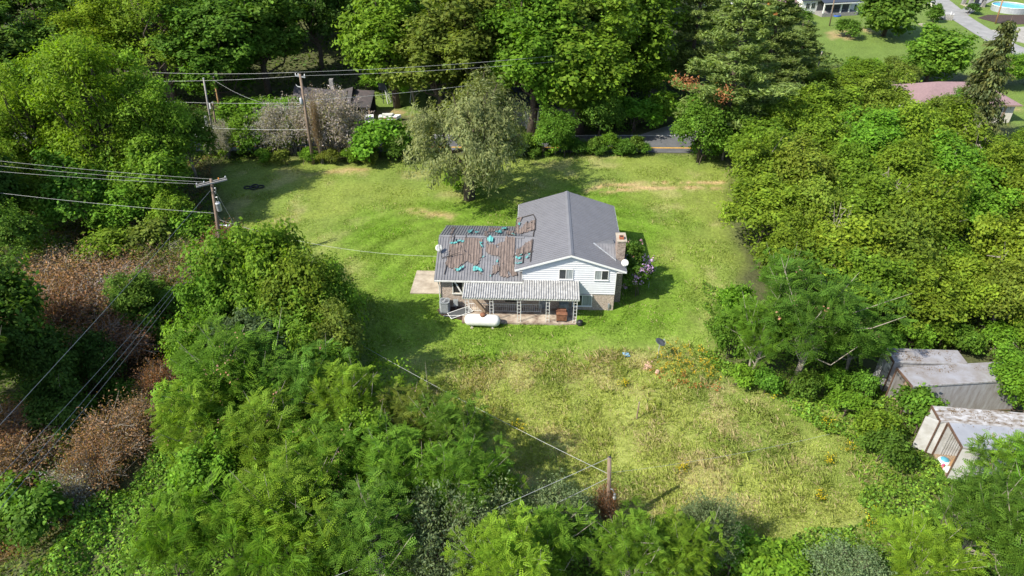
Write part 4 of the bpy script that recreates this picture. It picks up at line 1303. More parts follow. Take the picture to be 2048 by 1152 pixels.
# rusty wood stove
t = at_house('wood_stove', 'rusty brown wood stove at the right end of the porch floor', 'stove', -4.55, -1.62, 0.09)
MB().box(-.42, .42, -.32, .32, 0.14, 0.72).build('firebox', M['rust'], t)
MB().box(-.46, .46, -.36, .36, 0.721, 0.78).build('top_plate', M['rust'], t)
MB().box(-.36, .36, .02, .30, 0.781, 1.0).build('upper_step', M['rust'], t)
MB().box(-.25, .25, -.35, -.321, 0.24, 0.62).build('stove_door', M['rust'], t)
for sx in (-.36, .36):
    for sy in (-.26, .26): MB().box(sx - .04, sx + .04, sy - .04, sy + .04, 0, .14).build('leg', M['black'], t)
t = at_house('porch_cabinet', 'pale grey cabinet against the wall behind the stove', 'cabinet', -4.35, -0.35, 0.09)
MB().box(-.4, .4, -.3, .3, 0, .9).build('body', M['curtain'], t); MB().box(-.37, -.01, -.315, -.301, .05, .86).build('door', M['curtain'], t); MB().box(.01, .37, -.315, -.301, .05, .86).build('door', M['curtain'], t)
t = at_house('iron_kettle', 'round black kettle on the grass at the porch corner', 'kettle', -3.05, -2.15, 0.0)
MB().lathe([(0.12, 0.0), (0.25, 0.08), (0.28, 0.22), (0.22, 0.36), (0.24, 0.40)], 14).build('pot', M['black'], t, True)
MB().tube([(-.22, 0, .38), (-.15, 0, .52), (.15, 0, .52), (.22, 0, .38)], 0.012, 5).build('handle', M['black'], t)


def dish(name_label, loc, rz, tilt, r, m, mast=None, group='satellite dishes'):
    t = thing('satellite_dish', name_label, 'satellite dish', loc, rz, group)
    b = MB(); b.lathe([(0.01, 0.0), (r * .5, r * .06), (r * .8, r * .15), (r, r * .25), (r * 0.99, r * .27), (r * .5, r * .09), (0.01, 0.02)], 20)
    b.xf(Matrix.Translation((0, 0, mast or 0)) @ Matrix.Rotation(tilt, 4, 'X')); b.build('reflector', m, t, True)
    b = MB(); R_ = Matrix.Translation((0, 0, mast or 0)) @ Matrix.Rotation(tilt, 4, 'X')
    b.tube([(0, -r * 0.9, r * 0.2), (0, -r * 0.75, r * 0.75), (0, -r * .3, r * 1.05)], 0.022, 5); b.box(-.06, .06, -r * .36, -r * .2, r * .97, r * 1.13); b.xf(R_); b.build('feed_arm', M['steel'], t)
    b = MB(); b.tube([(0, 0, -0.05), (0, 0, (mast or 0.02) - 0.02)], 0.03, 6); b.build('mast', M['steel'], t)
    return t


p = H2W(-15.0, 2.3); dish('small white satellite dish on the left edge of the wing roof', (p[0], p[1], wing_front_z(2.3)), math.radians(20), math.radians(55), 0.30, M['dirtywhite'], 0.45)
p = H2W(0.50, 0.35); dish('round white satellite dish on the right eave of the gable', (p[0], p[1], roof_z(0.5)), math.radians(-10), math.radians(62), 0.29, M['dirtywhite'], 0.42)
p = UG(1297, 575); dish('dark satellite dish on a post right of the flowering shrub', p, math.radians(80), math.radians(48), 0.42, M['darkgrey'], 2.0)
p = UG(1315, 717); dish('grey satellite dish on a post by the yellow flowers in the field', p, math.radians(75), math.radians(22), 0.42, M['darkgrey'], 1.55)
# TV mast standing on the wing roof
p = H2W(-14.65, 1.7)
t = thing('roof_mast', 'dark antenna mast bent over on the left end of the wing roof', 'antenna', (p[0], p[1], wing_front_z(1.7)), HYAW)
MB().tube([(0, 0, 0), (-0.15, 0.1, 0.9), (-0.3, 0.2, 1.7)], 0.025, 5).build('mast', M['darkgrey'], t)
b = MB(); b.tube([(0, 0, 0.08), (0.9, 0.15, 0.35), (1.45, 0.25, 0.5)], 0.03, 5); b.build('boom', M['batten'], t)
for q in (0.4, 0.65): MB().tube([(1.4 * q, .22 * q - .3, .1 + .4 * q), (1.4 * q, .22 * q + .3, .1 + .4 * q)], 0.014, 4).build('element', M['batten'], t)
b = MB()
b.slab([(RX1, 2.3, wing_front_z(2.3) - 0.004), (-6.4, 2.3, wing_front_z(2.3) - 0.004), (-6.4, WYR, WR - 0.004), (RX1, WYR, WR - 0.004)], (0, 0, -0.05))
b.slab([(RX1, WYR, WR - 0.004), (-6.4, WYR, WR - 0.004), (-6.4, 6.2, wing_back_z(6.2) - 0.004), (RX1, 6.2, wing_back_z(6.2) - 0.004)], (0, 0, -0.05))
b.build('valley_saddle', M['roofold'], house)

# ---------------------------------------------------------------- poles and wires
def at_z(px, py, z): return U(px, py, z)


def col_pt(base, px, py):
    """point of the photo at the distance of a pole standing at base"""
    d = ray(px, py); t = base[1] / d[1]
    return np.array([0, 0, CAM_H]) + d * t


def wire(label, a, b_, sag=0.3, r=0.012, group='overhead wires', m=None):
    a = np.array(a, float); b_ = np.array(b_, float)
    pts = []
    n = 14
    for i in range(n + 1):
        t = i / n; p = a * (1 - t) + b_ * t; p[2] -= sag * 4 * t * (1 - t); pts.append(p)
    o = MB().tube(pts, r, 4).build('overhead_wire', m or M['wire'])
    return tag(o, label, 'wire', group)


# tall pole with double cross arm, transformer and lamp arm
PB = UG(447, 530)
top = col_pt(PB, 422, 358); topv = top - PB
t = thing('utility_pole', 'leaning utility pole with double cross arm, grey transformer and lamp arm', 'utility pole', PB, 0, 'utility poles')
MB().tube([(0, 0, -0.6), tuple(topv * 0.5), tuple(topv)], [0.17, 0.15, 0.12], 10).build('pole', M['pole'], t, True)


def pl(px, py): return col_pt(PB, px, py) - PB


def up(q): return topv * q


ca0 = pl(398, 381); ca1 = pl(444, 361)
ca0 = ca0 * 1.0; dirc = np.array([ca1[0] - ca0[0], 0.9, 0.0]); mid = topv * 0.965
dl = np.array([1.05, 0.75, 0.0])
for off in (-0.16, 0.16):
    a = mid - dl + np.array([off * 0.5, -off, 0]); c_ = mid + dl + np.array([off * 0.5, -off, 0])
    MB().slab([tuple(a + [0, 0, -.06]), tuple(c_ + [0, 0, -.06]), tuple(c_ + [0, 0, .06]), tuple(a + [0, 0, .06])], (0.06, -0.08, 0)).build('cross_arm', M['greywood'], t)
for q in (-0.92, -0.45, 0.5, 0.95):
    p = mid + dl * q
    MB().lathe([(0.03, 0.05), (0.06, 0.10), (0.05, 0.15), (0.07, 0.19), (0.04, 0.26)], 8, 'z', tuple(p)).build('insulator', M['ceramic'] if q == 0.5 else M['steel'], t, True)
tr_ = topv * 0.70 + np.array([0.38, -0.12, 0])
MB().lathe([(0.20, -0.38), (0.22, -0.34), (0.22, 0.32), (0.24, 0.34), (0.20, 0.42)], 14, 'z', tuple(tr_)).build('transformer', M['steel'], t, True)
tf = t.children[-1]
MB().lathe([(0.03, 0.43), (0.05, 0.5), (0.03, 0.58)], 6, 'z', tuple(tr_ + [-.08, 0, 0])).build('bushing', M['steel'], tf)
MB().lathe([(0.03, 0.43), (0.05, 0.5), (0.03, 0.58)], 6, 'z', tuple(tr_ + [.08, 0, 0])).build('bushing', M['steel'], tf)
MB().box(tr_[0] - .24, tr_[0] - .16, tr_[1] - .03, tr_[1] + .03, tr_[2] - .2, tr_[2] + .2).build('bracket', M['darkgrey'], tf)
la = topv * 0.47
MB().tube([tuple(la), tuple(la + [.25, -.05, .16]), tuple(la + [.8, -.15, .18])], 0.03, 6).build('lamp_arm', M['steel'], t)
MB().lathe([(0.04, 0), (0.1, 0.1), (0.1, 0.35), (0.03, 0.42)], 8, 'x', tuple(la + [.78, -.15, .16])).build('lamp_head', M['white'], t, True)
for q, dx in ((0.86, 0.22), (0.9, 0.3), (0.8, 0.34)):
    p = topv * q
    MB().tube([tuple(p), tuple(p + [dx, -0.05, 0.05]), tuple(p + [dx, -0.05, -0.18])], 0.035, 5).build('cutout_fuse', M['steel'], t)
TP = PB


def tip(q, dx=0, dy=0): return PB + topv * q + np.array([dx, dy, 0.0])


wl = 'overhead wires from the cross arm pole'
wire('uppermost thin wire running left from the cross arm pole', tip(1.0), np.array([-64, 54, 13.6]), 0.5, .009, group=wl)
wire('second wire running left from the middle of the cross arm', tip(.985, -.5, -.35), np.array([-64, 52.6, 13.9]), 0.55, .009, group=wl)
wire('third wire running left from the outer end of the cross arm', tip(.985, -1.0, -.7), np.array([-64, 51.4, 13.6]), 0.55, .009, group=wl)
wire('lowest wire running left from below the transformer', tip(.62), np.array([-64, 53.5, 11.2]), 0.6, 0.012, group=wl)


def down_wire(label, q, px, py, z, sag, r=0.013):
    a = tip(q); e = U(px, py, z); e2 = a + (e - a) * 1.18
    return wire(label, a, e2, sag, r, 'wires descending over the brown thicket')


down_wire('highest wire descending from the pole top to the lower left', 0.90, 0, 845, 7.0, 0.2)
down_wire('second descending wire, above the parallel pair over brown thicket', 0.42, 0, 941, 6.2, 0.5)
down_wire('third descending wire, lower of the parallel pair over brown thicket', 0.40, 0, 981, 6.0, 0.5)
down_wire('lowest descending wire ending nearest the bottom left', 0.36, 0, 1006, 5.6, 0.5)
gy_ = 'guy wires of the cross arm pole'
wire('pale guy wire from fuses to the thicket right of the pole', tip(.88, .2), UG(495, 500) + [0, 0, .6], 0.02, 0.018, gy_)
wire('lower guy wire from below the transformer to the right', tip(.60, .1), UG(500, 515) + [0, 0, .6], 0.05, 0.016, gy_)
wire('thin service wire crossing the lawn to the wing roof', tip(.55, .1), [*H2W(-15.0, 2.4), 3.6], 0.9, 0.010, 'service wires')

# roadside pole and its neighbours
P2 = UG(627, 328); top2 = col_pt(P2, 600, 148); v2 = top2 - P2
t = thing('utility_pole', 'roadside utility pole with short cross arm beside a brown vine stem', 'utility pole', P2, 0, 'utility poles')
MB().tube([(0, 0, -.5), tuple(v2 * .5), tuple(v2)], [0.2, 0.17, 0.14], 9).build('pole', M['pole'], t, True)
m_ = v2 * .965
MB().slab([tuple(m_ + [-.55, -.1, .16]), tuple(m_ + [.55, -.1, -.05]), tuple(m_ + [.55, -.1, .07]), tuple(m_ + [-.55, -.1, .28])], (0, .1, 0)).build('cross_arm', M['steel'], t)
for q in (-.5, -.2, .5): MB().lathe([(.04, 0), (.07, .1), (.05, .2), (.03, .28)], 7, 'z', tuple(m_ + [q, 0, .16 - q * .1])).build('insulator', M['white'], t, True)
MB().tube([tuple(v2 * .86), tuple(v2 * .86 + [-.45, -.1, .15]), tuple(v2 * .86 + [-.6, -.1, .35])], .05, 5).build('cutout_fuse', M['white'], t)
MB().lathe([(.16, -.4), (.18, -.3), (.18, .3), (.1, .36)], 10, 'z', tuple(v2 * .72 + [-.3, -.1, 0])).build('transformer', M['bluetarp'] if False else M['steel'], t, True)
g2 = 'wires along the road'
for lab, q, dx, xr, zr, xl, zl, s in (('upper road wire running right from the roadside pole', 1.0, -.3, 8, 12.0, None, 0, .3), ('second road wire running right from the roadside pole', .965, .5, 8, 11.3, None, 0, .3),
                                      ('thin lower road wire running right behind the shed roof', .70, .0, -2, 8.6, None, 0, .2)):
    wire(lab, P2 + v2 * q + [dx, 0, .2], [xr, 82, zr], s, .013, g2)
B1 = UG(425, 268); B2 = UG(443, 250); B3 = UG(433, 268)
wire('upper road wire running left from the roadside pole', P2 + v2 + [-.3, 0, .2], [-46, 82, 9.9], .25, .013, g2)
wire('second road wire running left from the roadside pole', P2 + v2 * .965 + [.5, 0, .2], [-46, 80.5, 9.2], .25, .013, g2)
wire('third road wire running left at the fuse height', P2 + v2 * .70, [-46, 81.5, 6.6], .25, .013, g2)
wire('low telephone cable running left from the roadside pole', P2 + v2 * .40, [-46, 80, 4.3], .3, .02, g2)
wire('slack drooping cable between the roadside pole and bare poles', P2 + v2 * .66, B2 + [0, 0, 6.6], 1.3, .013, g2)
wire('guy wire from the roadside pole down to the left', P2 + v2 * .66 + [-.2, 0, 0], UG(560, 285) + [0, 0, .2], 0.0, .014, g2)


def bare_pole(label, px, py, tx, ty, r, m, extra=None):
    b0 = UG(px, py); v = col_pt(b0, tx, ty) - b0
    t = thing('wooden_pole', label, 'pole', b0, 0, 'bare poles at the meter')
    MB().tube([(0, 0, -.4), tuple(v * .5), tuple(v)], [r, r * .92, r * .8], 8).build('shaft', m, t, True)
    MB().lathe([(r * .95, 0), (r * .9, 0.06)], 8, 'z', tuple(v)).build('cap', M['steel'], t)
    return t, v


t, v = bare_pole('pale grey bare pole left of the brown pole by the road', 426, 270, 407, 157, .14, M['greywood'])
MB().box(-.55, -.25, -.2, .1, 1.2, 2.6).build('panel', M['steel'], t)
bare_pole('slim brown bare pole, tallest on the right by the road', 446, 252, 427, 154, .12, M['brownpole'])
t, v = bare_pole('short pole with white meter boxes between two taller poles', 434, 266, 425, 205, .13, M['pole'])
MB().box(-.25, .15, -.3, -.13, v[2] * .82, v[2] * .98).build('meter_box', M['white'], t)
MB().box(-.3, .3, -.35, -.13, .5, 1.1).build('meter_box', M['dirtywhite'], t)

# lamp pole in the field in front
P3 = UG(1217, 1058); v3 = col_pt(P3, 1219, 915) - P3
t = thing('lamp_pole', 'grey wooden pole with a small lamp arm in the near field', 'lamp pole', P3, 0, 'utility poles')
MB().tube([(0, 0, -.4), tuple(v3 * .5), tuple(v3)], [.14, .125, .11], 9).build('pole', M['pole'], t, True)
a = v3 * .60 + np.array([.06, -.08, 0]); 
MB().tube([tuple(a), tuple(a + [.12, -.03, -.02]), tuple(a + [.26, -.06, -.35])], .03, 6).build('lamp_arm', M['steel'], t)
MB().lathe([(.05, .0), (.07, -.05), (.07, -.22), (.10, -.26), (.10, -.3)], 10, 'z', tuple(a + [.27, -.06, -.34])).build('lamp_head', M['steel'], t)
MB().lathe([(.09, -.301), (.10, -.36), (.07, -.46), (.02, -.5)], 10, 'z', tuple(a + [.27, -.06, -.34])).build('lamp_lens', M['white'], t, True)
MB().lathe([(.05, 0), (.07, .05), (.03, .1)], 8, 'z', tuple(v3)).build('insulator', M['black'], t)
g3 = 'wires of the lamp pole'
wire('thick cable from the lamp pole up left into the trees', P3 + v3 * .78, U(716, 686, 3.2), .25, .012, g3)
wire('upper wire from the lamp pole to the lower left', P3 + v3 * 1.0, P3 + v3 + (U(680, 1145, 4.2) - P3 - v3) * 1.25, .2, .012, g3)
wire('lower wire from the lamp pole to the lower left', P3 + v3 * .74, P3 + v3 * .74 + (U(790, 1152, 3.2) - P3 - v3 * .74) * 1.25, .2, .014, g3)
wire('faint thin wire from the lamp pole across the field', P3 + v3 * .80, U(1660, 868, 3.4), .3, .006, g3)

# things standing in the field
p = UG(1273, 838); t = thing('wooden_post', 'weathered wooden post standing alone in the tall field grass', 'post', p)
b = MB(); b.tube([(0, 0, -.3), (.01, 0, .8), (.03, 0, 1.55)], [.06, .055, .05], 7); b.build('shaft', M['wood'], t); MB().lathe([(.055, 0), (.03, .05)], 7, 'z', (.03, 0, 1.55)).build('worn_top', M['palebark'], t)
p = UG(1252, 712); t = thing('plastic_sheet', 'small pale blue panel lying in the grass', 'panel', p)
t.rotation_euler = (math.radians(14), math.radians(6), .25); t.location.z += 0.14
MB().box(-.24, .24, -.18, .18, 0, .03).build('sheet', M['blue'], t); b = MB(); b.box(-.26, .26, -.2, -.181, -.01, .045); b.box(-.26, .26, .181, .2, -.01, .045); b.build('rim', M['blue'], t)
p = UG(1298, 732); t = thing('rubble_heap', 'low heap of pinkish rubble by the dish post', 'rubble', p)
for i in range(14):
    gg = np.random.default_rng(i); c_ = gg.normal(size=2) * .26; s = gg.uniform(.08, .2)
    b = MB(); b.lathe([(s * .5, 0), (s, s * .3), (s * .8, s * .8), (s * .2, s)], 6, 'z', (c_[0], c_[1], -.02)); b.build('stone', M['rubble'], t)
p = UG(508, 376); t = thing('old_tyre_ring', 'dark ring of old tyres lying in the shaded upper lawn', 'tyre ring', p)
for i, (a, c_) in enumerate(((-.75, 0), (0, .35), (.75, .1), (.1, -.35))):
    b = MB(); b.tube([(a + .36 * math.cos(q), c_ + .36 * math.sin(q), .08 + .03 * i) for q in np.linspace(0, 6.283, 15)], .075, 6); b.build('tyre', M['tyre'], t, True)

# ---------------------------------------------------------------- old box trailers
def trailer(label, x0, y0, y1, rz, L, zt, m_side, m_roof, ribs=True, door=None):
    """x0,y0 front right corner; body runs +x by L, width y1-y0"""
    W = y1 - y0
    t = thing('box_trailer', label, 'trailer', (x0, y0, 0), math.radians(rz), 'old box trailers')
    zf = 0.14; w = .06
    MB().box(0, L, 0, W, zf - .12, zf).build('floor', M['wood'], t)
    MB().box(.0, L, 0, w, zf + .001, zt).build('side_wall', m_side, t)
    MB().box(.0, L, W - w, W, zf + .001, zt).build('side_wall', m_side, t)
    MB().box(L - w, L, w + .001, W - w - .001, zf + .001, zt).build('end_wall', m_side, t)
    MB().box(0.0, L + .02, -.03, W + .03, zt + .001, zt + .07).build('roof', m_roof, t)
    b = MB()
    for z in (zt - .10,): b.box(-.05, -.002, -.05, W + .05, z, zt + .09)
    b.build('front_header', M['frame'], t)
    for yy in (-.05, W - .06): MB().box(-.05, -.002, yy, yy + .11, zf - .1, zt - .101).build('corner_post', M['frame'], t)
    b = MB(); b.box(0, L + .03, -.065, -.031, zt - .05, zt + .085); b.build('roof_rail', M['boxgrey'], t)
    if ribs:
        x = .5
        while x < L:
            MB().box(x, x + .05, -.025, -.001, zf + .05, zt - .06).build('side_rib', m_side, t); x += .62
    return t


ZT = 2.85
tD = trailer('grey roofed trailer with both doors open and junk inside, nearest', 27.3, 28.90, 30.93, -6.5, 9.0, ZT, M['boxwhite'], M['boxroof'])
zf = .14
b = MB()
for i in range(18):                                                     # corrugated lining of the far inner wall
    b.box(.3 + i * .16, .38 + i * .16, 1.92, 1.955, zf + .02, ZT - .02)
b.build('wall_lining', M['boxwhite'], tD)


def door(parent, hx, hy, ang, w, z0, z1, m):
    d = np.array([math.cos(ang), math.sin(ang)]); n = np.array([-d[1], d[0]]) * .05
    P = [(hx, hy), (hx + d[0] * w, hy + d[1] * w)]
    b = MB(); b.slab([(P[0][0], P[0][1], z0), (P[1][0], P[1][1], z0), (P[1][0], P[1][1], z1), (P[0][0], P[0][1], z1)], (n[0], n[1], 0))
    o = b.build('door', m, parent)
    b = MB(); e = n * 1.3
    for a_, c_ in ((0, .05), (w - .03, w)):
        p0 = np.array(P[0]) + d * a_ - n * .15; p1 = np.array(P[0]) + d * c_ - n * .15
        b.slab([(*p0, z0 - .02), (*p1, z0 - .02), (*p1, z1 + .02), (*p0, z1 + .02)], (e[0], e[1], 0))
    b.build('door_edge', M['frame'], o)
    p0 = np.array(P[0]) + d * w * .8 - n * .4
    MB().tube([(*p0, z0 + .1), (*p0, z1 - .1)], .018, 5).build('lock_rod', M['steel'], o)
    return o


door(tD, -.08, 2.02, math.radians(153), 1.25, zf - .05, ZT - .02, M['boxwhite'])
door(tD, -.08, -.02, math.radians(-12), 1.10, zf - .05, ZT - .12, M['boxwhite'])
tC = trailer('white trailer with flaking rusty roof behind the open door trailer', 27.08, 31.05, 32.40, -6.8, 9.5, ZT + .02, M['boxwhite'], M['rustroof'], False)
MB().box(-.02, -.001, .1, 1.45, zf, ZT).build('front_panel', M['boxwhite'], tC)
MB().box(.35, .75, .95, 1.25, ZT + .125, ZT + .135).build('roof_patch', M['boxgrey'], tC)
MB().box(.3, .75, .25, .48, ZT + .125, ZT + .135).build('roof_patch', M['boxgrey'], tC)
tB = trailer('streaked grey trailer with open dark front, behind the white ones', 26.9, 34.32, 36.15, 5.0, 8.6, ZT + .02, M['boxgrey'], M['streakroof'], False)
MB().box(.9, .95, .08, 1.8, zf, 1.9).build('inner_boards', M['wood'], tB)
tA = trailer('farthest trailer, half hidden, with peeling white front', 26.85, 36.85, 38.3, -3, 5.0, ZT + .02, M['boxgrey'], M['streakroof'], False)
MB().box(-.06, -.052, .05, .85, zf, ZT - .1).build('front_panel', mat('peeling_white', (.6, .6, .58), .6, col2=(.06, .06, .07), scale=2.5), tA)
MB().box(-.06, -.052, .9, 1.65, zf, ZT - .1).build('grille_panel', M['boxgrey'], tA)
for i in range(9): MB().box(-.09, -.061, .92, 1.63, zf + .15 + i * .2, zf + .22 + i * .2).build('grille_slat', M['steel'], tA)


def litter(parent, x0, x1, y0, y1, z, n, seed):
    g = np.random.default_rng(seed)
    P = np.stack([x0 + (x1 - x0) * g.beta(1, 1.6, n), g.uniform(y0, y1, n), np.full(n, z)], 1)
    k = fbm(P[:, 0], P[:, 1], .7, seed, 3) > .5; P = P[k]; n = len(P)
    v = rhombs(g, P, g.normal(size=(n, 3)) * .3 + [0, 0, 1], .03 * g.uniform(.6, 1.6, n), .6)
    add_part('leaf_litter', quads_mesh('leaf_litter', v, qidx(n), np.repeat(tint(g, n, .3, .3), 4, 0)), parent, (.16, .10, .05))['kind'] = 'stuff'


litter(tB, .2, 8, 1.0, 1.8, ZT + .11, 350, 1); litter(tC, .2, 9, .1, 1.3, ZT + .11, 600, 2); litter(tA, .2, 5, .1, 1.4, ZT + .11, 700, 3); litter(tD, .2, 8.5, 1.6, 2.0, ZT + .09, 90, 4)


def inD(x, y, z):
    a = math.radians(-6.5); return (27.3 + x * math.cos(a) - y * math.sin(a), 28.90 + x * math.sin(a) + y * math.cos(a), z)


t = thing('cardboard_box', 'crumpled brown cardboard box inside the open trailer', 'box', inD(.75, .75, zf + .35), .5)
b = MB(); b.slab([(-.45, -.28, 0), (.45, -.32, .05), (.42, .3, .02), (-.4, .26, 0)], (.05, 0, .42)); b.build('carton', M['card'], t); MB().slab([(-.4, -.28, .43), (.48, -.32, .48), (.5, -.55, .35), (-.38, -.5, .30)], (0, 0, .015)).build('flap', M['card'], t)
t = thing('blue_bag', 'blue and white plastic bag heaped in the trailer doorway', 'bag', inD(.25, 1.2, zf + .02), .3)
MB().lathe([(.2, 0), (.4, .1), (.36, .28), (.15, .4)], 9).build('sack', M['white'], t, True); MB().lathe([(.3, .30), (.24, .36), (.1, .43)], 9).build('blue_print', M['bluebag'], t, True)
t = thing('white_sack', 'lumpy white sack at the front edge of the trailer floor', 'sack', inD(.25, .55, zf + .02), .8)
MB().lathe([(.18, 0), (.34, .08), (.28, .22), (.1, .3)], 8).build('sack', M['dirtywhite'], t, True); MB().lathe([(.06, .3), (.1, .36)], 6).build('neck', M['dirtywhite'], t)
t = thing('pink_toy', 'bright pink plastic toy hanging at the trailer doorway', 'toy', inD(-.02, .72, zf + .0), 0)
MB().lathe([(.05, -.3), (.10, -.2), (.06, 0), (.12, .12), (.05, .3)], 8).build('body', M['pink'], t, True); MB().lathe([(.05, .3), (.09, .38), (.04, .47)], 8).build('head', M['pink'], t, True)
t = thing('blue_bucket', 'dark blue bucket behind the pink toy in the trailer', 'bucket', inD(.5, .42, zf + .25), 0)
MB().lathe([(.14, 0), (.18, .32), (.165, .32), (.13, .02)], 10).build('pail', M['bluetarp'], t); MB().tube([(-.17, 0, .3), (0, 0, .42), (.17, 0, .3)], .01, 4).build('handle', M['steel'], t)

# ---------------------------------------------------------------- far buildings and yards
def hut(name, label, cat, loc, rz, L, W, zw, zr, mw, mr, over=.35, axis='x', group=None):
    t = thing(name, label, cat, loc, rz, group)
    MB().box(-L / 2, L / 2, -W / 2, W / 2, -.3, zw).build('wall', mw, t)
    b = MB(); b.slab([(-L / 2 + .02, -W / 2 + .02, zw), (-L / 2 + .02, W / 2 - .02, zw), (-L / 2 + .02, 0, zr - .12)], (L - .04, 0, 0)); b.build('gable', mw, t)
    k = (zr - zw) / (W / 2); e = W / 2 + over
    MB().slab([(-L / 2 - over, -e, zw - over * k), (L / 2 + over, -e, zw - over * k), (L / 2 + over, 0, zr), (-L / 2 - over, 0, zr)], (0, 0, -.1)).build('roof', mr, t)
    MB().slab([(-L / 2 - over, 0, zr), (L / 2 + over, 0, zr), (L / 2 + over, e, zw - over * k), (-L / 2 - over, e, zw - over * k)], (0, 0, -.1)).build('roof', mr, t)
    return t


def win(t, x0, x1, y, z0, z1, fm=None, gm=None, n=2):
    f = MB().box(x0, x1, y - .06, y - .002, z0, z1).build('window', fm or M['white'], t)
    w = (x1 - x0 - .08) / n
    for i in range(n): MB().box(x0 + .05 + i * w, x0 + w * (i + 1) - .0, y - .075, y - .061, z0 + .06, z1 - .06).build('pane', gm or M['glass'], f)
    return f


# fallen in shed beyond the roadside pole
SB = np.array([-25.6, 95.5, 0.0])
t = thing('collapsed_shed', 'old shed with sagging rusty roof behind the grey shrubs', 'shed', SB, 0)
MB().box(-4.6, -4.45, -2.5, 2.5, -.2, 2.4).build('wall', M['batten'], t)
MB().box(-4.44, 0.6, 2.2, 2.35, -.2, 2.6).build('wall', M['batten'], t)
b = MB(); n = 16; top_ = []; 
for i in range(n + 1):
    x = -5.0 + 8.2 * i / n; q = i / n
    zr = 4.3 - 1.5 * math.sin(min(1, q * 1.25) * math.pi) ** 1 * .55 + (1.5 * max(0, q - .72) / .28 if q > .72 else 0) * .65
    zr = 3.9 - .9 * q + (2.6 * max(0, q - .68)) ** 1.6
    top_.append((x, zr))
for x, zr in top_: b.v += [(x, -2.9, zr - 1.65), (x, 0, zr), (x, 2.9, zr - 1.5)]
for i in range(n): b.f += [[3 * i, 3 * i + 3, 3 * i + 4, 3 * i + 1], [3 * i + 1, 3 * i + 4, 3 * i + 5, 3 * i + 2]]
o = b.build('sagging_roof', M['shedroof'], t); s = o.modifiers.new('t', 'SOLIDIFY'); s.thickness = .1
MB().box(-.2, .35, .5, 1.1, 2.0, 4.6).build('chimney', M['stone'], t)
MB().slab([(2.3, -3.2, 2.1), (6.0, -3.2, 1.9), (6.0, 1.0, 2.9), (2.3, 1.0, 3.1)], (0, 0, -.1)).build('porch_roof', M['shedroof'], t)
for x in (2.6, 5.7): MB().box(x - .12, x + .12, -3.0, -2.76, -.2, 2.0).build('porch_post', M['wood'], t)
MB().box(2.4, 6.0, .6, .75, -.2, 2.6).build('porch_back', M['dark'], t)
MB().slab([(2.2, -2.95, 1.7), (2.4, -2.95, 1.7), (3.2, -2.95, 4.2), (3.0, -2.95, 4.2)], (0, .1, 0)).build('broken_rafter', M['batten'], t)

# parked vehicles half hidden in weeds
def car(name, label, loc, rz, m, rear_glass=True):
    t = thing(name, label, 'car', loc, rz, 'vehicles parked by the shed')
    prof = [(-2.1, .35), (-2.15, .8), (-1.9, .92), (-1.3, 1.0), (-.8, 1.42), (.55, 1.45), (1.3, 1.02), (2.0, .92), (2.12, .6), (2.05, .35)]
    b = MB(); b.slab([(x, -.8, z) for x, z in prof], (0, 1.6, 0)); b.build('body', m, t)
    t.scale = (.75, .75, .8)
    MB().slab([(-1.42, -.72, 1.02), (-.88, -.72, 1.44), (-.88, .72, 1.44), (-1.42, .72, 1.02)], (-.06, 0, .03)).build('rear_window', M['glass'], t)
    MB().slab([(1.24, -.72, 1.07), (.62, -.72, 1.44), (.62, .72, 1.44), (1.24, .72, 1.07)], (.06, 0, .03)).build('windscreen', M['glass'], t)
    MB().box(-.8, .5, -.815, -.802, 1.0, 1.36).build('side_window', M['glass'], t)
    for x in (-1.35, 1.35):
        for y in (-.86, .70): MB().lathe([(.2, 0), (.32, .02), (.32, .14), (.2, .16)], 14, 'y', (x, y, .32)).build('wheel', M['tyre'], t)
    return t


car('parked_car', 'small white car facing the camera beside the shed', UG(740, 248), math.radians(-80), M['carwhite'])
p = UG(780, 242)
t = thing('covered_boat', 'low white boat with faded red stripe parked by the yard', 'boat', p, math.radians(4), None)
b = MB(); b.slab([(-2.4, -.8, .5), (1.6, -.8, .5), (2.6, 0, .7), (1.6, .8, .5), (-2.4, .8, .5)], (0, 0, .6)); b.build('hull', M['carwhite'], t)
MB().slab([(-2.3, -.82, .75), (1.5, -.82, .75), (1.5, -.82, .95), (-2.3, -.82, .95)], (0, -.01, 0)).build('stripe', M['carred'], t)
MB().slab([(-1.6, -.6, 1.101), (.6, -.6, 1.101), (.9, .6, 1.101), (-1.6, .6, 1.101)], (0, 0, .35)).build('cover', M['dirtywhite'], t)
for y in (-.7, .55): MB().lathe([(.15, 0), (.28, .02), (.28, .13), (.15, .15)], 12, 'y', (-.7, y, .28)).build('wheel', M['tyre'], t)
t.scale = (.62, .62, .7)
p = UG(772, 262); car('grey_car', 'grey car with bonnet up half buried in weeds', p, math.radians(10), M['steel'])
p = UG(770, 207)
t = thing('basketball_hoop', 'dark basketball backboard on a white frame in the far yard', 'basketball hoop', p)
MB().box(-.7, .3, -.05, .05, 2.0, 3.0).build('backboard', M['darkgrey'], t); b = MB()
for a, c_ in (((.0, .05, 2.4), (.9, .1, .2)), ((.2, .05, 2.2), (.5, -.5, .1)), ((.9, .1, .2), (.5, -.5, .1)), ((.3, .05, 2.6), (1.0, .1, .2))): b.tube([a, c_], .05, 5)
b.build('frame', M['white'], t); MB().tube([(-.2, 0, 0), (-.2, 0, 2.0)], .05, 6).build('post', M['darkgrey'], t)
p = UG(824, 204); t = thing('swing_tripod', 'small white tripod frame near the yard trees', 'frame', p)
for a in (0, 2.1, 4.2): MB().tube([(.5 * math.cos(a), .5 * math.sin(a), 0), (0, 0, 1.7)], .05, 5).build('leg', M['white'], t)

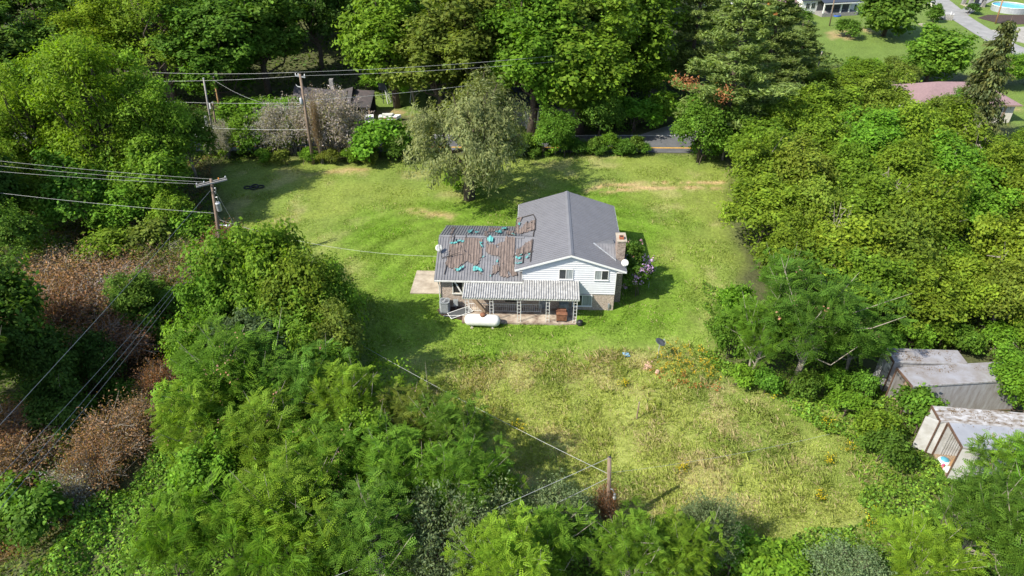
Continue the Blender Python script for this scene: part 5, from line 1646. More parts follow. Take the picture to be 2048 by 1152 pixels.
# dim house behind the roadside trees
p = UG(1075, 256)
t = hut('stone_house', 'low grey house half hidden behind the roadside trees', 'house', (p[0] + 1.5, p[1] + 4.5, 0), 0.05, 9.5, 7, 2.7, 4.3, M['stone'], M['blueroof'])
MB().box(-3.4, -1.6, -4.5, -3.502, -.2, 2.3).build('porch_wall', M['cream'], t); MB().box(-1.2, -.3, -3.56, -3.502, 0, 2.1).build('door', M['dark'], t); win(t, .8, 2.2, -3.5, 1.0, 2.0)
p = UG(1155, 218); t = thing('blue_barrel', 'bright blue barrel among the roadside trees', 'barrel', (p[0], p[1], 1.2 + float(hgt(p[0], p[1]))))
MB().lathe([(.25, -1.2), (.3, -.6), (.3, .0), (.27, .3)], 12).build('drum', M['bluetarp'], t); MB().lathe([(.28, .301), (.28, .33)], 12).build('lid', M['bluetarp'], t)

# house with porch at the top right
p = UG(1650, 30)
t = hut('porch_house', 'white house with dark blue roof and columned porch', 'house', (p[0], p[1] + 5.5, 0), math.radians(12), 13, 8.5, 3.2, 5.4, M['white'], M['blueroof'])
MB().box(-3.0, 5.6, -7.0, -4.3, -.2, .7).build('porch_base', M['stone'], t)
MB().slab([(-3.4, -7.5, 3.0), (6.0, -7.5, 3.0), (6.0, -4.2, 3.9), (-3.4, -4.2, 3.9)], (0, 0, -.15)).build('porch_roof', M['blueroof'], t)
MB().box(-3.4, 6.0, -7.5, -7.36, 2.6, 2.84).build('porch_beam', M['white'], t)
for i in range(5): MB().box(-2.95 + i * 2.05, -2.70 + i * 2.05, -7.0, -6.75, .701, 2.6).build('column', M['white'], t)
MB().box(-2.8, 5.4, -4.34, -4.252, .75, 2.6).build('porch_wall', M['darkgrey'], t)
for x in (-5.6, -4.3): win(t, x, x + 1.0, -4.25, 1.2, 2.4)
p = UG(1568, 32)
t = hut('orange_cabin', 'small orange wooden cabin beside the porch house', 'cabin', (p[0], p[1] + 3, 0), .1, 4.5, 4, 2.5, 3.6, M['orange'], M['pinkroof']); win(t, -.4, .6, -2, 1.0, 1.9)
p = UG(1672, 32); t = thing('paddling_pool', 'flat blue paddling pool beside the porch house', 'paddling pool', p)
MB().lathe([(.9, 0), (.95, .3), (.85, .3), (.82, .12)], 16).build('ring', M['bluetarp'], t); MB().lathe([(.81, .05), (.81, .18)], 16).build('water', M['pool'], t)
for nm, lab, px, py in (('parked_car', 'white car seen through the pine tops at the far left of the lawn', 1405, 14), ('parked_car', 'second white car seen through the pine tops nearer the cabin', 1470, 12), ('parked_car', 'pale car parked right of the porch house', 1700, 12)):
    car(nm, lab, UG(px, py), .3, M['carwhite'])


def plain_pole(name, label, px, py, tx, ty, r, m, arm=False):
    b0 = UG(px, py); v = col_pt(b0, tx, ty) - b0
    t = thing(name, label, 'utility pole', b0, 0, 'far utility poles')
    MB().tube([(0, 0, -.4), tuple(v * .5), tuple(v)], [r, r * .9, r * .75], 8).build('pole', m, t, True)
    if arm: MB().box(v[0] - 1.0, v[0] + 1.0, v[1] - .06, v[1] + .06, v[2] - .8, v[2] - .66).build('cross_arm', M['greywood'], t)
    else: MB().lathe([(r * .8, 0), (r * .5, .12)], 8, 'z', tuple(v)).build('cap', M['steel'], t)
    return b0, v


b0, v = plain_pole('utility_pole', 'brown pole on the lawn in front of the porch house', 1659, 52, 1672, -18, .14, M['pole'], True)
b1, v1 = plain_pole('pale_pole', 'bare pale pole rising out of the bushes below the lawn', 1626, 168, 1644, 104, .12, M['palebark'])
b2_, v2_ = plain_pole('utility_pole', 'orange brown pole beside the pool bed', 1991, 48, 2012, -22, .15, M['brownpole'], True)
# round pool, its deck, gazebo
p = UG(2018, 22)
t = thing('round_pool', 'round above ground pool with bright blue water', 'pool', p)
MB().lathe([(3.7, -.1), (3.7, 1.15), (3.6, 1.15), (3.6, -.1)], 36).build('pool_wall', M['steel'], t); MB().lathe([(3.58, .9), (3.58, 1.02)], 36).build('water', M['pool'], t); 
b = MB(); b.tube([(3.68 * math.cos(a), 3.68 * math.sin(a), 1.2) for a in np.linspace(0, 6.283, 37)], .09, 5); b.build('rim', M['dirtywhite'], t)
p = UG(1945, 12)
t = thing('gazebo', 'small stone sided gazebo with dark roof left of the pool', 'gazebo', p)
for x in (-1.5, 1.5):
    for y in (-1.3, 1.3): MB().box(x - .35, x + .35, y - .3, y + .3, -.1, 2.3).build('pillar', M['stone'], t)
b = MB(); b.add([(-2.2, -2, 2.3), (2.2, -2, 2.3), (2.2, 2, 2.3), (-2.2, 2, 2.3), (-1, 0, 3.2), (1, 0, 3.2)], [[0, 1, 5, 4], [1, 2, 5], [2, 3, 4, 5], [3, 0, 4], [3, 2, 1, 0]]); b.build('roof', M['darkgrey'], t)
MB().box(-1.9, 1.9, -1.7, 1.7, -.1, .12).build('floor', M['concrete'], t)
p = UG(2035, 2); t = hut('timber_cabin', 'brown timber cabin behind the round pool', 'cabin', (p[0] + 3, p[1] + 9, 0), 0, 9, 6, 2.8, 4.6, M['wood'], M['darkgrey']); win(t, -2, -.8, -3, 1, 2.1); MB().box(.5, 1.4, -3.06, -3.002, 0, 2.1).build('door', M['dark'], t)
for i, (px, py, lab) in enumerate(((1852, 10, 'beige dustbin left of its twin beside the lane'), (1862, 14, 'beige dustbin nearer the lane than its twin'))):
    t = thing('dustbin', lab, 'dustbin', UG(px, py), .2, 'dustbins by the lane')
    MB().lathe([(.3, 0), (.38, .95)], 10).build('bin', M['cream'], t); MB().lathe([(.4, .951), (.38, 1.03), (.1, 1.08)], 10).build('lid', M['darkgrey'], t)
p = UG(1890, 38); t = thing('small_deck', 'small grey wooden deck with railing beside the lane', 'deck', p, -.25)
MB().box(-1.6, 1.2, -1.0, 1.0, .3, .42).build('deck_floor', M['greywood'], t)
for k in range(5): MB().box(-.6 + k * .36, -.3 + k * .36, -1.06, -1.001, .0, 1.1).build('side_board', M['greywood'], t)
for x, y in ((-1.5, -.9), (-1.5, .9), (1.1, .9), (1.1, -.9)): MB().box(x - .06, x + .06, y - .06, y + .06, 0, 1.35 if x > 0 else 1.2).build('post', M['white'], t)
MB().box(-1.6, 1.2, .94, 1.0, 1.0, 1.08).build('rail', M['white'], t)
# guard rail along the lane
t = thing('guard_rail', 'steel guard rail on posts along the lane', 'guard rail', UG(1968, 82))
O_ = UG(1968, 82); pts = [UG(1968, 82), UG(1990, 92), UG(2015, 104), UG(2040, 115), UG(2075, 131)]
b = MB()
for a, c_ in zip(pts[:-1], pts[1:]):
    a = a - O_; c_ = c_ - O_
    b.slab([tuple(a + [0, 0, .45]), tuple(c_ + [0, 0, .45]), tuple(c_ + [0, 0, .78]), tuple(a + [0, 0, .78])], (-.06, .04, 0))
b.build('rail', M['steel'], t)
for i in range(11):
    q = i / 10 * (len(pts) - 1); k = min(int(q), len(pts) - 2); p = pts[k] * (1 - (q - k)) + pts[k + 1] * (q - k) - O_
    MB().box(p[0] + .03, p[0] + .18, p[1] - .08, p[1] + .08, p[2] - .2, p[2] + .82).build('post', M['greywood'], t)
# pink roofed house at the right edge
p = UG(2000, 246)
t = thing('pink_roofed_house', 'pale house with dusty pink hip roof at the right edge', 'house', (p[0] + 1.2, p[1], 0), math.radians(-2))
MB().box(-13, 0, .0, 7.5, -.3, 2.7).build('wall', M['cream'], t)
b = MB(); e = .55
b.add([(-13 - e, -e, 2.66), (e, -e, 2.66), (e, 7.5 + e, 2.66), (-13 - e, 7.5 + e, 2.66), (-9.4, 3.75, 4.5), (-3.6, 3.75, 4.5)], [[0, 1, 5, 4], [1, 2, 5], [2, 3, 4, 5], [3, 0, 4], [3, 2, 1, 0]]); b.build('roof', M['pinkroof'], t)
MB().box(-13 - e, e, -e - .03, -e, 2.5, 2.70).build('fascia', M['wood'], t)
f = win(t, -2.7, -1.5, 0, .9, 2.1, n=2); MB().box(-3.1, -2.71, -.05, -.002, .85, 2.15).build('shutter', M['wood'], t); MB().box(-1.49, -1.1, -.05, -.002, .85, 2.15).build('shutter', M['wood'], t)
# pale hut in the woods, far left
p = UG(66, 92)
t = hut('woodland_hut', 'pale blue hut with rusty roof deep in the left woods', 'hut', (p[0], p[1] + 3, p[2] + 3.0), .05, 6, 5, 2.6, 3.3, mat('pale_blue_wall', (.5, .56, .62), .7, var=.3), M['rust'], .3)
win(t, -1.2, 0, -2.5, 1.0, 2.0); MB().box(-3, 3, -2.6, 2.5, -4.0, -.3).build('foundation', M['stone'], t)
MB().tube([(-3.3, -2.7, -1), (-3.2, -2.7, 7.5)], .08, 6).build('mast', M['dirtywhite'], t)

# ---------------------------------------------------------------- trees and shrubs, one by one
def W(kind, x, y, H, R, col, label, group=None, **kw):
    return plant(kind, (x, y, float(hgt(x, y))), H, R, col, label, group, **kw)


# forest on the rising ground behind the road
FG = 'forest trees on the slope behind the road'
ordn = ['first', 'second', 'third', 'fourth', 'fifth', 'sixth', 'seventh', 'eighth', 'ninth', 'tenth', 'eleventh', 'twelfth']
gg = np.random.default_rng(5)
for i, x in enumerate((-60, -52, -44.5, -37, -30, -23, -15.5, -8, 0, 8.5, 17)):
    c = ['dark', 'dark2', 'dark', 'dark', 'dark', 'dark2', 'dark', 'dark2', 'dark2', 'green', 'dark2'][i]
    W('forest', x + gg.normal() * .8, 111 + gg.normal() * 2, gg.uniform(17, 22), gg.uniform(4.6, 5.8), c, f'dark forest tree, {ordn[i]} from left in the front row behind the shed', FG)
for i, x in enumerate((-82, -72, -62, -51, -40, -30, -20, -9, 2, 13, 24)):
    W('forest', x + gg.normal(), 126 + gg.normal() * 2, gg.uniform(17, 21), gg.uniform(5.2, 6.4), 'dark' if i % 3 else 'dark2', f'deep green forest tree, {ordn[i]} from left in the row along the top edge', FG)
for i, x in enumerate((-96, -84, -73)):
    W('forest', x, 112 + 3 * i, 18, 6, 'dark', f'dark tree at the top left corner, {ordn[i]} from the frame edge', FG)

T('locust', 350, 215, -70, 105, 'yg2', 'tall yellow green tree at the top left, behind the locust clump')
T('locust', 240, 215, -10, 95, 'locust', 'rounded yellow green tree at the top left, left of the tallest one')
T('forest', 455, 225, 0, 85, 'green', 'leafy green tree above the two bare poles')
T('forest', 540, 190, -30, 80, 'dark2', 'dark green tree filling the gap left of the roadside pole')
T('forest', 120, 230, 10, 85, 'dark2', 'dark tree behind the woodland hut on the left')
T('forest', 30, 250, 40, 90, 'dark', 'dark tree at the left edge below the woodland hut')
# the big locust clump on the left
LG = 'locust trees of the left clump'
T('locust', 255, 425, 88, 100, 'locust', 'largest yellow green locust in the middle of the left clump', LG)
T('locust', 125, 420, 158, 92, 'locust', 'broad yellow green locust on the left side of the left clump', LG)
T('forest', 175, 400, 118, 62, 'yg2', 'denser rounded tree wedged between the locusts on the left', LG)
T('broadleaf', 300, 380, 150, 60, 'locust', 'smaller locust crown between the two largest of the left clump', LG)
T('locust', 350, 410, 140, 85, 'yg2', 'yellow green locust at the right of the clump, left of the bare poles', LG)
T('locust', 205, 330, 95, 90, 'yg2', 'rear locust standing behind the largest one of the left clump', LG)
T('locust', 60, 450, 235, 85, 'yg2', 'lower locust at the far left of the clump beside the frame', LG)
T('broadleaf', 395, 360, 225, 55, 'dark2', 'dark rounded tree at the edge of the upper lawn beside the locusts')
T('broadleaf', 330, 450, 285, 70, 'yg2', 'lower yellow green tree at the foot of the locust clump, right side')
T('broadleaf', 190, 470, 320, 80, 'green', 'green tree at the foot of the locust clump behind the four wires')
T('broadleaf', 100, 480, 360, 65, 'yg2', 'bushy tree at the foot of the locust clump near the left edge')
T('forest', 8, 520, 250, 70, 'dark', 'dark tree cut by the left edge above the brown thicket')
T('broadleaf', 270, 480, 385, 60, 'bright', 'bright green bushy tree below the cross arm wires')
T('broadleaf', 365, 485, 390, 45, 'yg2', 'small bright tree just left of the cross arm pole')
T('broadleaf', 60, 560, 420, 62, 'dark2', 'dark leafy tree above the brown thicket on the left')
# dark trees at the lower left in shade
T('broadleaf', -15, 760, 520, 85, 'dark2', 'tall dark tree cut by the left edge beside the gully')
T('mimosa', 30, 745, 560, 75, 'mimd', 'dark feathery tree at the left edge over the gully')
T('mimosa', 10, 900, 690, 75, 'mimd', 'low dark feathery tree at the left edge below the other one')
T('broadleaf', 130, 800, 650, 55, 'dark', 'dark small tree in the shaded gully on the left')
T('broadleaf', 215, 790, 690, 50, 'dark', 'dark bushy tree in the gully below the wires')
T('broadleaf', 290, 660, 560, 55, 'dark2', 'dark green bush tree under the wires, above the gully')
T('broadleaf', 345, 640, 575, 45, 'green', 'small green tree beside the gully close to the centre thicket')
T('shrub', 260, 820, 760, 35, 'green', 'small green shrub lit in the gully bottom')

# behind and beside the road, centre
CG = 'roadside trees behind the house'
T('forest', 795, 215, -30, 85, 'yg2', 'olive green tree behind the yard right of the hoop', CG)
T('forest', 880, 235, 20, 85, 'olive', 'olive tree directly behind the willow', CG)
T('broadleaf', 830, 215, 110, 50, 'bright', 'bright green young tree left of the willow top', CG)
T('forest', 960, 250, -40, 95, 'olive', 'tall loose tree rising behind the willow on its right', CG)
T('forest', 1060, 268, -20, 100, 'yg2', 'tall yellow green tree in front of the grey house', CG)
T('forest', 1160, 268, 10, 100, 'yg2', 'broad tree right of the grey house with drooping lower branches', CG)
T('forest', 1130, 180, -90, 100, 'olive', 'tallest tree at the top centre behind the roadside ones', CG)
T('forest', 1250, 200, -70, 90, 'yg2', 'tall tree left of the big pine', CG)
T('broadleaf', 1265, 205, 95, 55, 'yg2', 'smaller yellow green tree below the tall one left of the pine', CG)
T('broadleaf', 1110, 308, 225, 42, 'green', 'small leafy tree covering the road edge in front of the grey house', CG)
T('broadleaf', 1195, 285, 190, 45, 'dark2', 'dark small tree at the road bend', CG)
T('broadleaf', 1295, 215, 130, 45, 'yg2', 'round yellow green bush tree between weeds and pine', CG)
T('shrub', 1270, 262, 205, 45, 'bright', 'bright green weeds mound beside the side road', CG)
T('shrub', 1320, 255, 190, 45, 'bright', 'second bright green mound, next to the pine foot', CG)
T('shrub', 1230, 250, 190, 45, 'bright', 'bright green mound behind the road bend', CG)
T('shrub', 1195, 205, 150, 45, 'green', 'green shrub behind the blue barrel', CG)
# willow
T('willow', 938, 398, 172, 102, 'willow', 'silvery green willow standing alone behind the house')
T('snag', 985, 355, 290, 26, 'brown', 'bare dead branches hanging at the right side of the willow')
T('shrub', 925, 388, 345, 30, 'yg2', 'leafy green regrowth at the foot of the willow trunk')
# pines
T('pine', 1440, 300, -75, 115, 'pine', 'tall broad pine in front of the side road')
T('pine', 1520, 215, -40, 90, 'pine', 'second tall pine behind and right of the largest pine')
T('pine', 1375, 180, -90, 75, 'pine', 'slimmer pine at the top, left of the largest pine')
T('pine', 1590, 160, 40, 55, 'pine', 'short pine at the edge of the far lawn')
T('broadleaf', 1395, 325, 205, 55, 'green', 'leafy green tree at the foot of the largest pine')
T('broadleaf', 1445, 320, 225, 45, 'dark2', 'dark tree under the pine at the lawn corner')
_pn = [o for o in bpy.data.objects if o.name.startswith('pine_tree')][0]
bpy.context.view_layer.update()
_pi = _pn.matrix_world.inverted()
_pp = []
for a_, b_ in ((1352, 157), (1368, 160), (1388, 163), (1378, 172), (1448, 180), (1456, 190), (1440, 195)):
    w_ = ray(a_, b_); w_ = np.array([0, 0, CAM_H]) + w_ * ((_pn.location.y - 5.6) / w_[1]); _pp.append(np.array(_pi @ Vector(w_)))
add_part('dead_bough', tips_leaves('dead_bough', np.random.default_rng(3), np.array(_pp), 50, .13, .32, .35, .3, .2), _pn, (.40, .17, .08))['kind'] = 'stuff'
# shrubs and small trees along the road, left
RG = 'shrubs along the road'
T('greyshrub', 585, 306, 215, 48, 'grey', 'grey seedy shrub left of the roadside pole', RG)
T('greyshrub', 675, 304, 200, 60, 'grey', 'largest grey shrub in front of the shed', RG)
T('greyshrub', 540, 302, 240, 42, 'grey', 'small grey shrub farthest from the roadside pole on its left', RG)
T('greyshrub', 455, 315, 255, 28, 'grey', 'grey brown shrub near the foot of the bare poles', RG)
T('greyshrub', 705, 308, 250, 38, 'grey', 'low grey shrub at the right of the largest grey shrub', RG)
T('shrub', 665, 303, 225, 40, 'olive', 'green shrub growing through the grey shrubs', RG)
T('shrub', 600, 300, 235, 34, 'olive', 'olive shrub in the middle of the left grey shrubs', RG)
T('broadleaf', 505, 305, 232, 45, 'yg2', 'small round tree right of the bare poles', RG)
T('shrub', 765, 318, 245, 55, 'bright', 'round bright green bush left of the willow', RG)
T('shrub', 725, 312, 265, 30, 'green', 'small green bush between grey shrubs and bright bush', RG)
T('shrub', 800, 318, 262, 32, 'dark2', 'dark bush touching the left side of the willow', RG)
T('shrub', 480, 255, 205, 45, 'bright', 'bright green bush behind the bare poles', RG)
T('shrub', 540, 245, 195, 45, 'bright', 'bright green bush left of the shed', RG)
T('shrub', 590, 250, 200, 35, 'green', 'green bush against the shed wall', RG)
T('shrub', 740, 182, 150, 28, 'bright', 'light green bush at the back of the far yard, left', RG)
T('shrub', 790, 178, 145, 28, 'green', 'green bush at the back of the far yard, right', RG)
T('shrub', 705, 285, 255, 25, 'yg2', 'yellowish weeds in front of the grey car', RG)
T('brownshrub', 645, 327, 215, 7, 'brown', 'brown dead vine climbing beside the roadside pole', RG, name='dead_vine')
for i, px in enumerate((530, 570, 615, 660, 700, 740)):
    T('shrub', px, 326 + (i % 2) * 4, 300, 20, 'olive' if i % 2 else 'bright', f'low verge shrub below the grey shrubs, {ordn[i]} from the left', 'low verge shrubs')
for i, px in enumerate((1010, 1035, 1060, 1085, 1140, 1172, 1200, 1228, 1252, 1278)):
    T('shrub', px + (i * 7) % 5 * 2, 311 - (i % 2) * 3, 281 + (i * 5 % 4) * 5, 16 + (i * 3) % 9, 'green' if i % 2 else 'dark2', f'low hedge shrub at the road edge behind the house, {ordn[i]} from the left', 'low hedge along the road')

# thicket on the right: rows from the pine down to the trailers
TG = 'yellow green trees of the right thicket'
rows = [(300, 195, [1545, 1640, 1745], 62, 'level with the pine foot'), (365, 240, [1520, 1610, 1705, 1800, 1885], 64, 'below the pink roof'),
        (440, 305, [1495, 1580, 1672, 1770, 1868, 1965, 2060], 66, 'level with the farm track'), (520, 375, [1505, 1600, 1700, 1805, 1905, 2010], 70, 'level with the house gable'),
        (600, 450, [1560, 1655, 1755, 1860, 1965, 2065], 72, 'level with the porch'), (670, 525, [1700, 1790, 1890, 1990, 2080], 72, 'just above the trailers')]
gg = np.random.default_rng(17)
cols = ['yg', 'yg', 'yg3', 'yg2', 'yg', 'bright', 'yg']
kk = 0
for pyb, pyt, xs, hw, where in rows:
    for i, px in enumerate(xs):
        T('broadleaf', px + gg.normal() * 9, pyb + gg.normal() * 8, pyt + gg.normal() * 12, hw * gg.uniform(.9, 1.15), cols[kk % 7], f'yellow green thicket tree, {ordn[i]} from the lawn {where}', TG); kk += 1
for i, (px, pyb, pyt, hw) in enumerate(((1905, 365, 222, 34), (1745, 470, 318, 36), (2020, 440, 290, 36), (1985, 640, 420, 46), (1640, 560, 372, 32), (1880, 520, 350, 36))):
    T('snag', px, pyb, pyt, hw, 'brown', ['bare grey branches standing among thicket tops below the pink roof', 'bare branches in the middle of the thicket', 'bare branches near the right frame edge, upper', 'pale bare branches near the right edge, lower',
                                          'bare twigs at the lawn side of the thicket', 'bare branches between the middle and the right edge of the thicket'][i], 'dead trees in the thicket')
T('snag', 1990, 700, 655, 40, 'brown', 'fallen pale dead branches above the trailers', 'dead trees in the thicket')
T('snag', 1628, 720, 655, 32, 'brown', 'bare forked twigs inside the dark mimosa', 'dead trees in the thicket')
T('spruce', 1921, 300, 32, 66, (.105, .135, .05), 'dark spruce with drooping boughs beside the pink roofed house')
T('broadleaf', 1888, 262, 188, 32, 'green', 'green tree between spruce and the left pink roof')
T('broadleaf', 1845, 300, 192, 42, 'olive', 'thin olive tree in front of the left end of the pink roof')
T('yardtree', 1850, 168, 62, 58, 'green', 'round dark green tree at the lower edge of the far lawn')
T('broadleaf', 1790, 190, 130, 40, 'olive', 'olive tree at the lower edge of the far lawn')
T('broadleaf', 1720, 185, 120, 45, 'yg2', 'light tree below the far lawn, right of the pale pole')
T('broadleaf', 1660, 195, 140, 48, 'yg', 'yellowish tree below the far lawn, left of the pale pole foot')
T('broadleaf', 2000, 175, 118, 45, 'bright', 'bright tree below the guard rail')
T('broadleaf', 2050, 170, 115, 40, 'green', 'green tree at the right edge below the guard rail')
T('broadleaf', 1990, 375, 282, 55, 'yg2', 'thicket tree below the pink house wall')
T('broadleaf', 2050, 310, 262, 40, 'yg', 'thicket tree at the right edge below the pink house')
T('yardtree', 1765, 72, -50, 62, 'dark2', 'big dark round tree on the far lawn')
T('shrub', 1692, 75, 42, 26, 'dark2', 'single dark bush in a bare patch of the far lawn')
T('yardtree', 1865, 44, 10, 15, 'dark2', 'small round tree beside the small deck')
T('shrub', 1940, 28, 8, 18, 'dark', 'dark bush between gazebo and mulch bed')
T('shrub', 1600, 50, 20, 25, 'dark2', 'dark shrub in front of the orange cabin')
T('shrub', 1590, 130, 100, 22, 'green', 'green shrub at the left edge of the far lawn')
for i, px in enumerate((1700, 1735, 1775)): T('shrub', px, 160, 118, 24, ('green', 'bright', 'olive')[i], f'shrub along the lower edge of the far lawn, {ordn[i]} from the pale pole', 'far lawn shrubs')
# mimosas and bushes between thicket, field and trailers
MG = 'dark mimosas by the trailers'
pinkc = (.55, .30, .22)
T('mimosa', 1600, 765, 590, 125, 'mimd', 'large dark mimosa left of the trailers', MG, blossom=pinkc)
T('mimosa', 1500, 755, 625, 72, 'mim', 'dark mimosa at the field edge behind the yellow flowers', MG)
T('mimosa', 1545, 655, 520, 60, 'mimd', 'small dark mimosa on the lawn side of the thicket', MG)
T('mimosa', 1680, 745, 640, 72, 'mim', 'mimosa touching the front of the farthest trailer', MG, blossom=pinkc)
T('shrub', 1460, 660, 570, 38, 'bright', 'upright bright green shrub at the lawn edge', MG)
T('shrub', 1450, 720, 640, 36, 'green', 'green shrub between flowers and the upright bright shrub', MG)
T('broadleaf', 2025, 835, 715, 68, 'bright', 'bright green tree at the right end of the streaked trailer')
T('shrub', 1830, 860, 790, 48, 'green', 'round green shrub in front of the streaked trailer')
T('shrub', 1745, 880, 820, 42, 'yg2', 'yellow green shrub left of the round green shrub')
T('shrub', 1760, 935, 870, 40, 'dark2', 'dark shrub left of the open white trailer door')
T('shrub', 1690, 830, 790, 34, 'bright', 'bright low shrub beneath the large dark mimosa')
T('sumac', 2030, 850, 745, 50, 'mim2', 'feathery bush hanging over the trailer ends')
T('mimosa', 1985, 1040, 905, 90, 'mim', 'mimosa hiding the near side of the open trailer', blossom=pinkc)
T('mimosa', 1900, 1140, 985, 100, 'mimd', 'dark mimosa at the bottom right below the trailer')
T('mimosa', 2060, 1160, 960, 110, 'mim', 'mimosa cut by the right edge at the bottom corner')
T('mimosa', 1990, 1220, 1060, 110, 'mimd', 'mimosa cut by the bottom edge in the right corner')
T('snag', 1925, 1075, 1025, 36, 'brown', 'dry twigs sticking out of the bottom right mimosas', 'dead trees in the thicket')

for i, (px, pyb, pyt, hw, c) in enumerate(((1475, 775, 735, 28, 'bright'), (1535, 785, 740, 32, 'green'), (1600, 795, 745, 34, 'dark2'), (1665, 790, 745, 30, 'bright'), (1725, 800, 750, 30, 'green'))):
    T('shrub', px, pyb, pyt, hw, c, f'low weedy shrub under the trailer mimosas, {ordn[i]} from the field dish', 'low shrubs under the mimosas')
LD = 'dark trees at the left edge of the gully'
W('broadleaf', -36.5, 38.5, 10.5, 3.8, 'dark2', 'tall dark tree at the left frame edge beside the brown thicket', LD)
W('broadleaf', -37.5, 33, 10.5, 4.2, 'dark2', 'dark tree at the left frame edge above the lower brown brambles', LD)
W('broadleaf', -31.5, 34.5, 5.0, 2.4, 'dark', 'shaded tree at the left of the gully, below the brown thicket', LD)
# centre left thicket
KG = 'trees of the centre left thicket'
T('broadleaf', 572, 690, 448, 76, 'yg2', 'tall pointed leafy tree at the top of the centre left thicket', KG)
T('broadleaf', 500, 685, 492, 84, 'bright', 'broad leafy tree beside the cross arm pole foot', KG)
T('broadleaf', 672, 715, 535, 66, 'yg2', 'leafy tree at the right end of the centre left thicket facing the house', KG)
T('broadleaf', 600, 740, 580, 72, 'green', 'green tree in the middle of the centre left thicket', KG)
T('broadleaf', 455, 720, 570, 55, 'bright', 'bright tree on the gully side of the centre left thicket', KG)
T('broadleaf', 690, 790, 640, 55, 'olive', 'vine hung tree where the thick cable enters the leaves', KG)
T('broadleaf', 520, 800, 650, 85, (.085, .125, .05), 'greyish green tree below the pointed leafy tree', KG)
T('broadleaf', 420, 790, 650, 55, 'bright', 'vine covered tree on the left shoulder of the thicket', KG)
g4 = 'mimosas of the near thicket'
T('mimosa', 500, 880, 690, 115, 'mim', 'blue green mimosa in the middle of the near thicket', g4, blossom=pinkc)
T('mimosa', 620, 890, 735, 95, 'mimd', 'dark mimosa right of the blue green one', g4, blossom=pinkc)
T('mimosa', 715, 930, 765, 85, 'mim2', 'lighter mimosa below the thick cable', g4)
T('mimosa', 830, 930, 800, 80, 'olive', 'olive mimosa full of pink blossom near the field edge', g4, blossom=(.65, .38, .34))
T('mimosa', 915, 980, 820, 75, 'mimd', 'dark mimosa at the field edge below the cable', g4)
T('mimosa', 560, 1000, 840, 105, 'mim2', 'yellowish mimosa in the lower middle of the near thicket', g4, blossom=pinkc)
T('mimosa', 690, 1040, 885, 105, 'mim', 'mimosa in the centre of the lower thicket', g4, blossom=pinkc)
T('mimosa', 810, 1060, 900, 100, 'mim', 'mimosa left of the lower wires', g4)
T('mimosa', 930, 1075, 925, 90, 'mim', 'mimosa crossed by the two lower wires', g4)
T('mimosa', 990, 1060, 950, 55, 'mim2', 'small mimosa at the field edge left of the lamp pole', g4)
T('mimosa', 430, 960, 800, 80, 'mim2', 'mimosa on the left shoulder above the kudzu slope', g4, blossom=pinkc)
T('mimosa', 620, 1140, 960, 110, 'mim2', 'mimosa near the bottom edge right of the pinnate shrub', g4)
T('mimosa', 760, 1190, 1020, 110, 'mimd', 'dark mimosa at the bottom edge below the lower wires', g4)
g8 = 'vine covered trees among the near mimosas'
T('broadleaf', 450, 900, 745, 78, 'bright', 'bright vine covered tree on the left of the near mimosas', g8)
T('broadleaf', 640, 850, 695, 70, 'yg2', 'leafy vine covered tree between the green thicket and dark mimosa', g8)
T('broadleaf', 560, 930, 800, 66, 'bright', 'bright vine covered tree in the middle of the near mimosas', g8)
T('broadleaf', 745, 1010, 862, 64, 'yg2', 'leafy vine covered tree on the right of the near mimosas', g8)
T('broadleaf', 470, 1060, 905, 80, 'bright', 'bright vine covered tree above the long leaved shrubs', g8)
T('broadleaf', 635, 725, 520, 70, 'yg2', 'tall leafy tree behind the pointed one in the centre left thicket', KG)
g5 = 'pinnate shrubs at the bottom'
T('sumac', 500, 1160, 1000, 85, 'yg2', 'yellow green shrub with long pinnate leaves at the bottom left', g5)
T('sumac', 400, 1190, 1040, 75, 'bright', 'second long leaved shrub, left of the yellow green one', g5)
T('sumac', 590, 1210, 1060, 80, 'bright', 'third long leaved shrub at the bottom edge', g5)
g6 = 'silver leaved shrubs at the bottom'
T('silvershrub', 900, 1165, 1030, 80, 'silver', 'silver leaved shrub between the lower wires at the bottom', g6)
T('silvershrub', 985, 1130, 1020, 65, 'silver', 'silver leaved shrub right of the lower wires', g6)
T('silvershrub', 1110, 1090, 1000, 60, 'silver', 'silver leaved shrub left of the lamp pole foot', g6)
T('silvershrub', 1400, 1120, 1020, 48, 'silver', 'silver leaved shrub at the bottom edge of the field', g6)
T('silvershrub', 1680, 1190, 1125, 60, 'silver', 'silver leaved shrub at the bottom right edge', g6)
T('brownshrub', 1206, 1052, 985, 22, 'rust', 'rust brown dead bush at the foot of the lamp pole')
g7 = 'green bushes along the bottom edge'
T('mimosa', 1090, 1165, 1055, 85, 'mim', 'mimosa at the bottom edge left of the lamp pole', g7)
T('mimosa', 1250, 1200, 1065, 75, 'mim', 'green bush at the bottom edge right of the lamp pole', g7)
T('mimosa', 1340, 1190, 1070, 80, 'mim2', 'feathery bush at the bottom edge below the field', g7)
T('shrub', 1450, 1130, 1085, 60, 'bright', 'bright bush at the bottom edge of the field', g7)
T('shrub', 1540, 1150, 1105, 65, 'bright', 'second bright bush at the bottom edge of the field', g7)
T('shrub', 1180, 1130, 1060, 40, 'green', 'small bush below the rust brown one', g7)
T('mimosa', 1010, 1230, 1075, 90, 'mim2', 'green bush cut by the bottom edge in the centre', g7)
T('mimosa', 1800, 1210, 1085, 85, 'mim2', 'bright bush cut by the bottom edge on the right', g7)

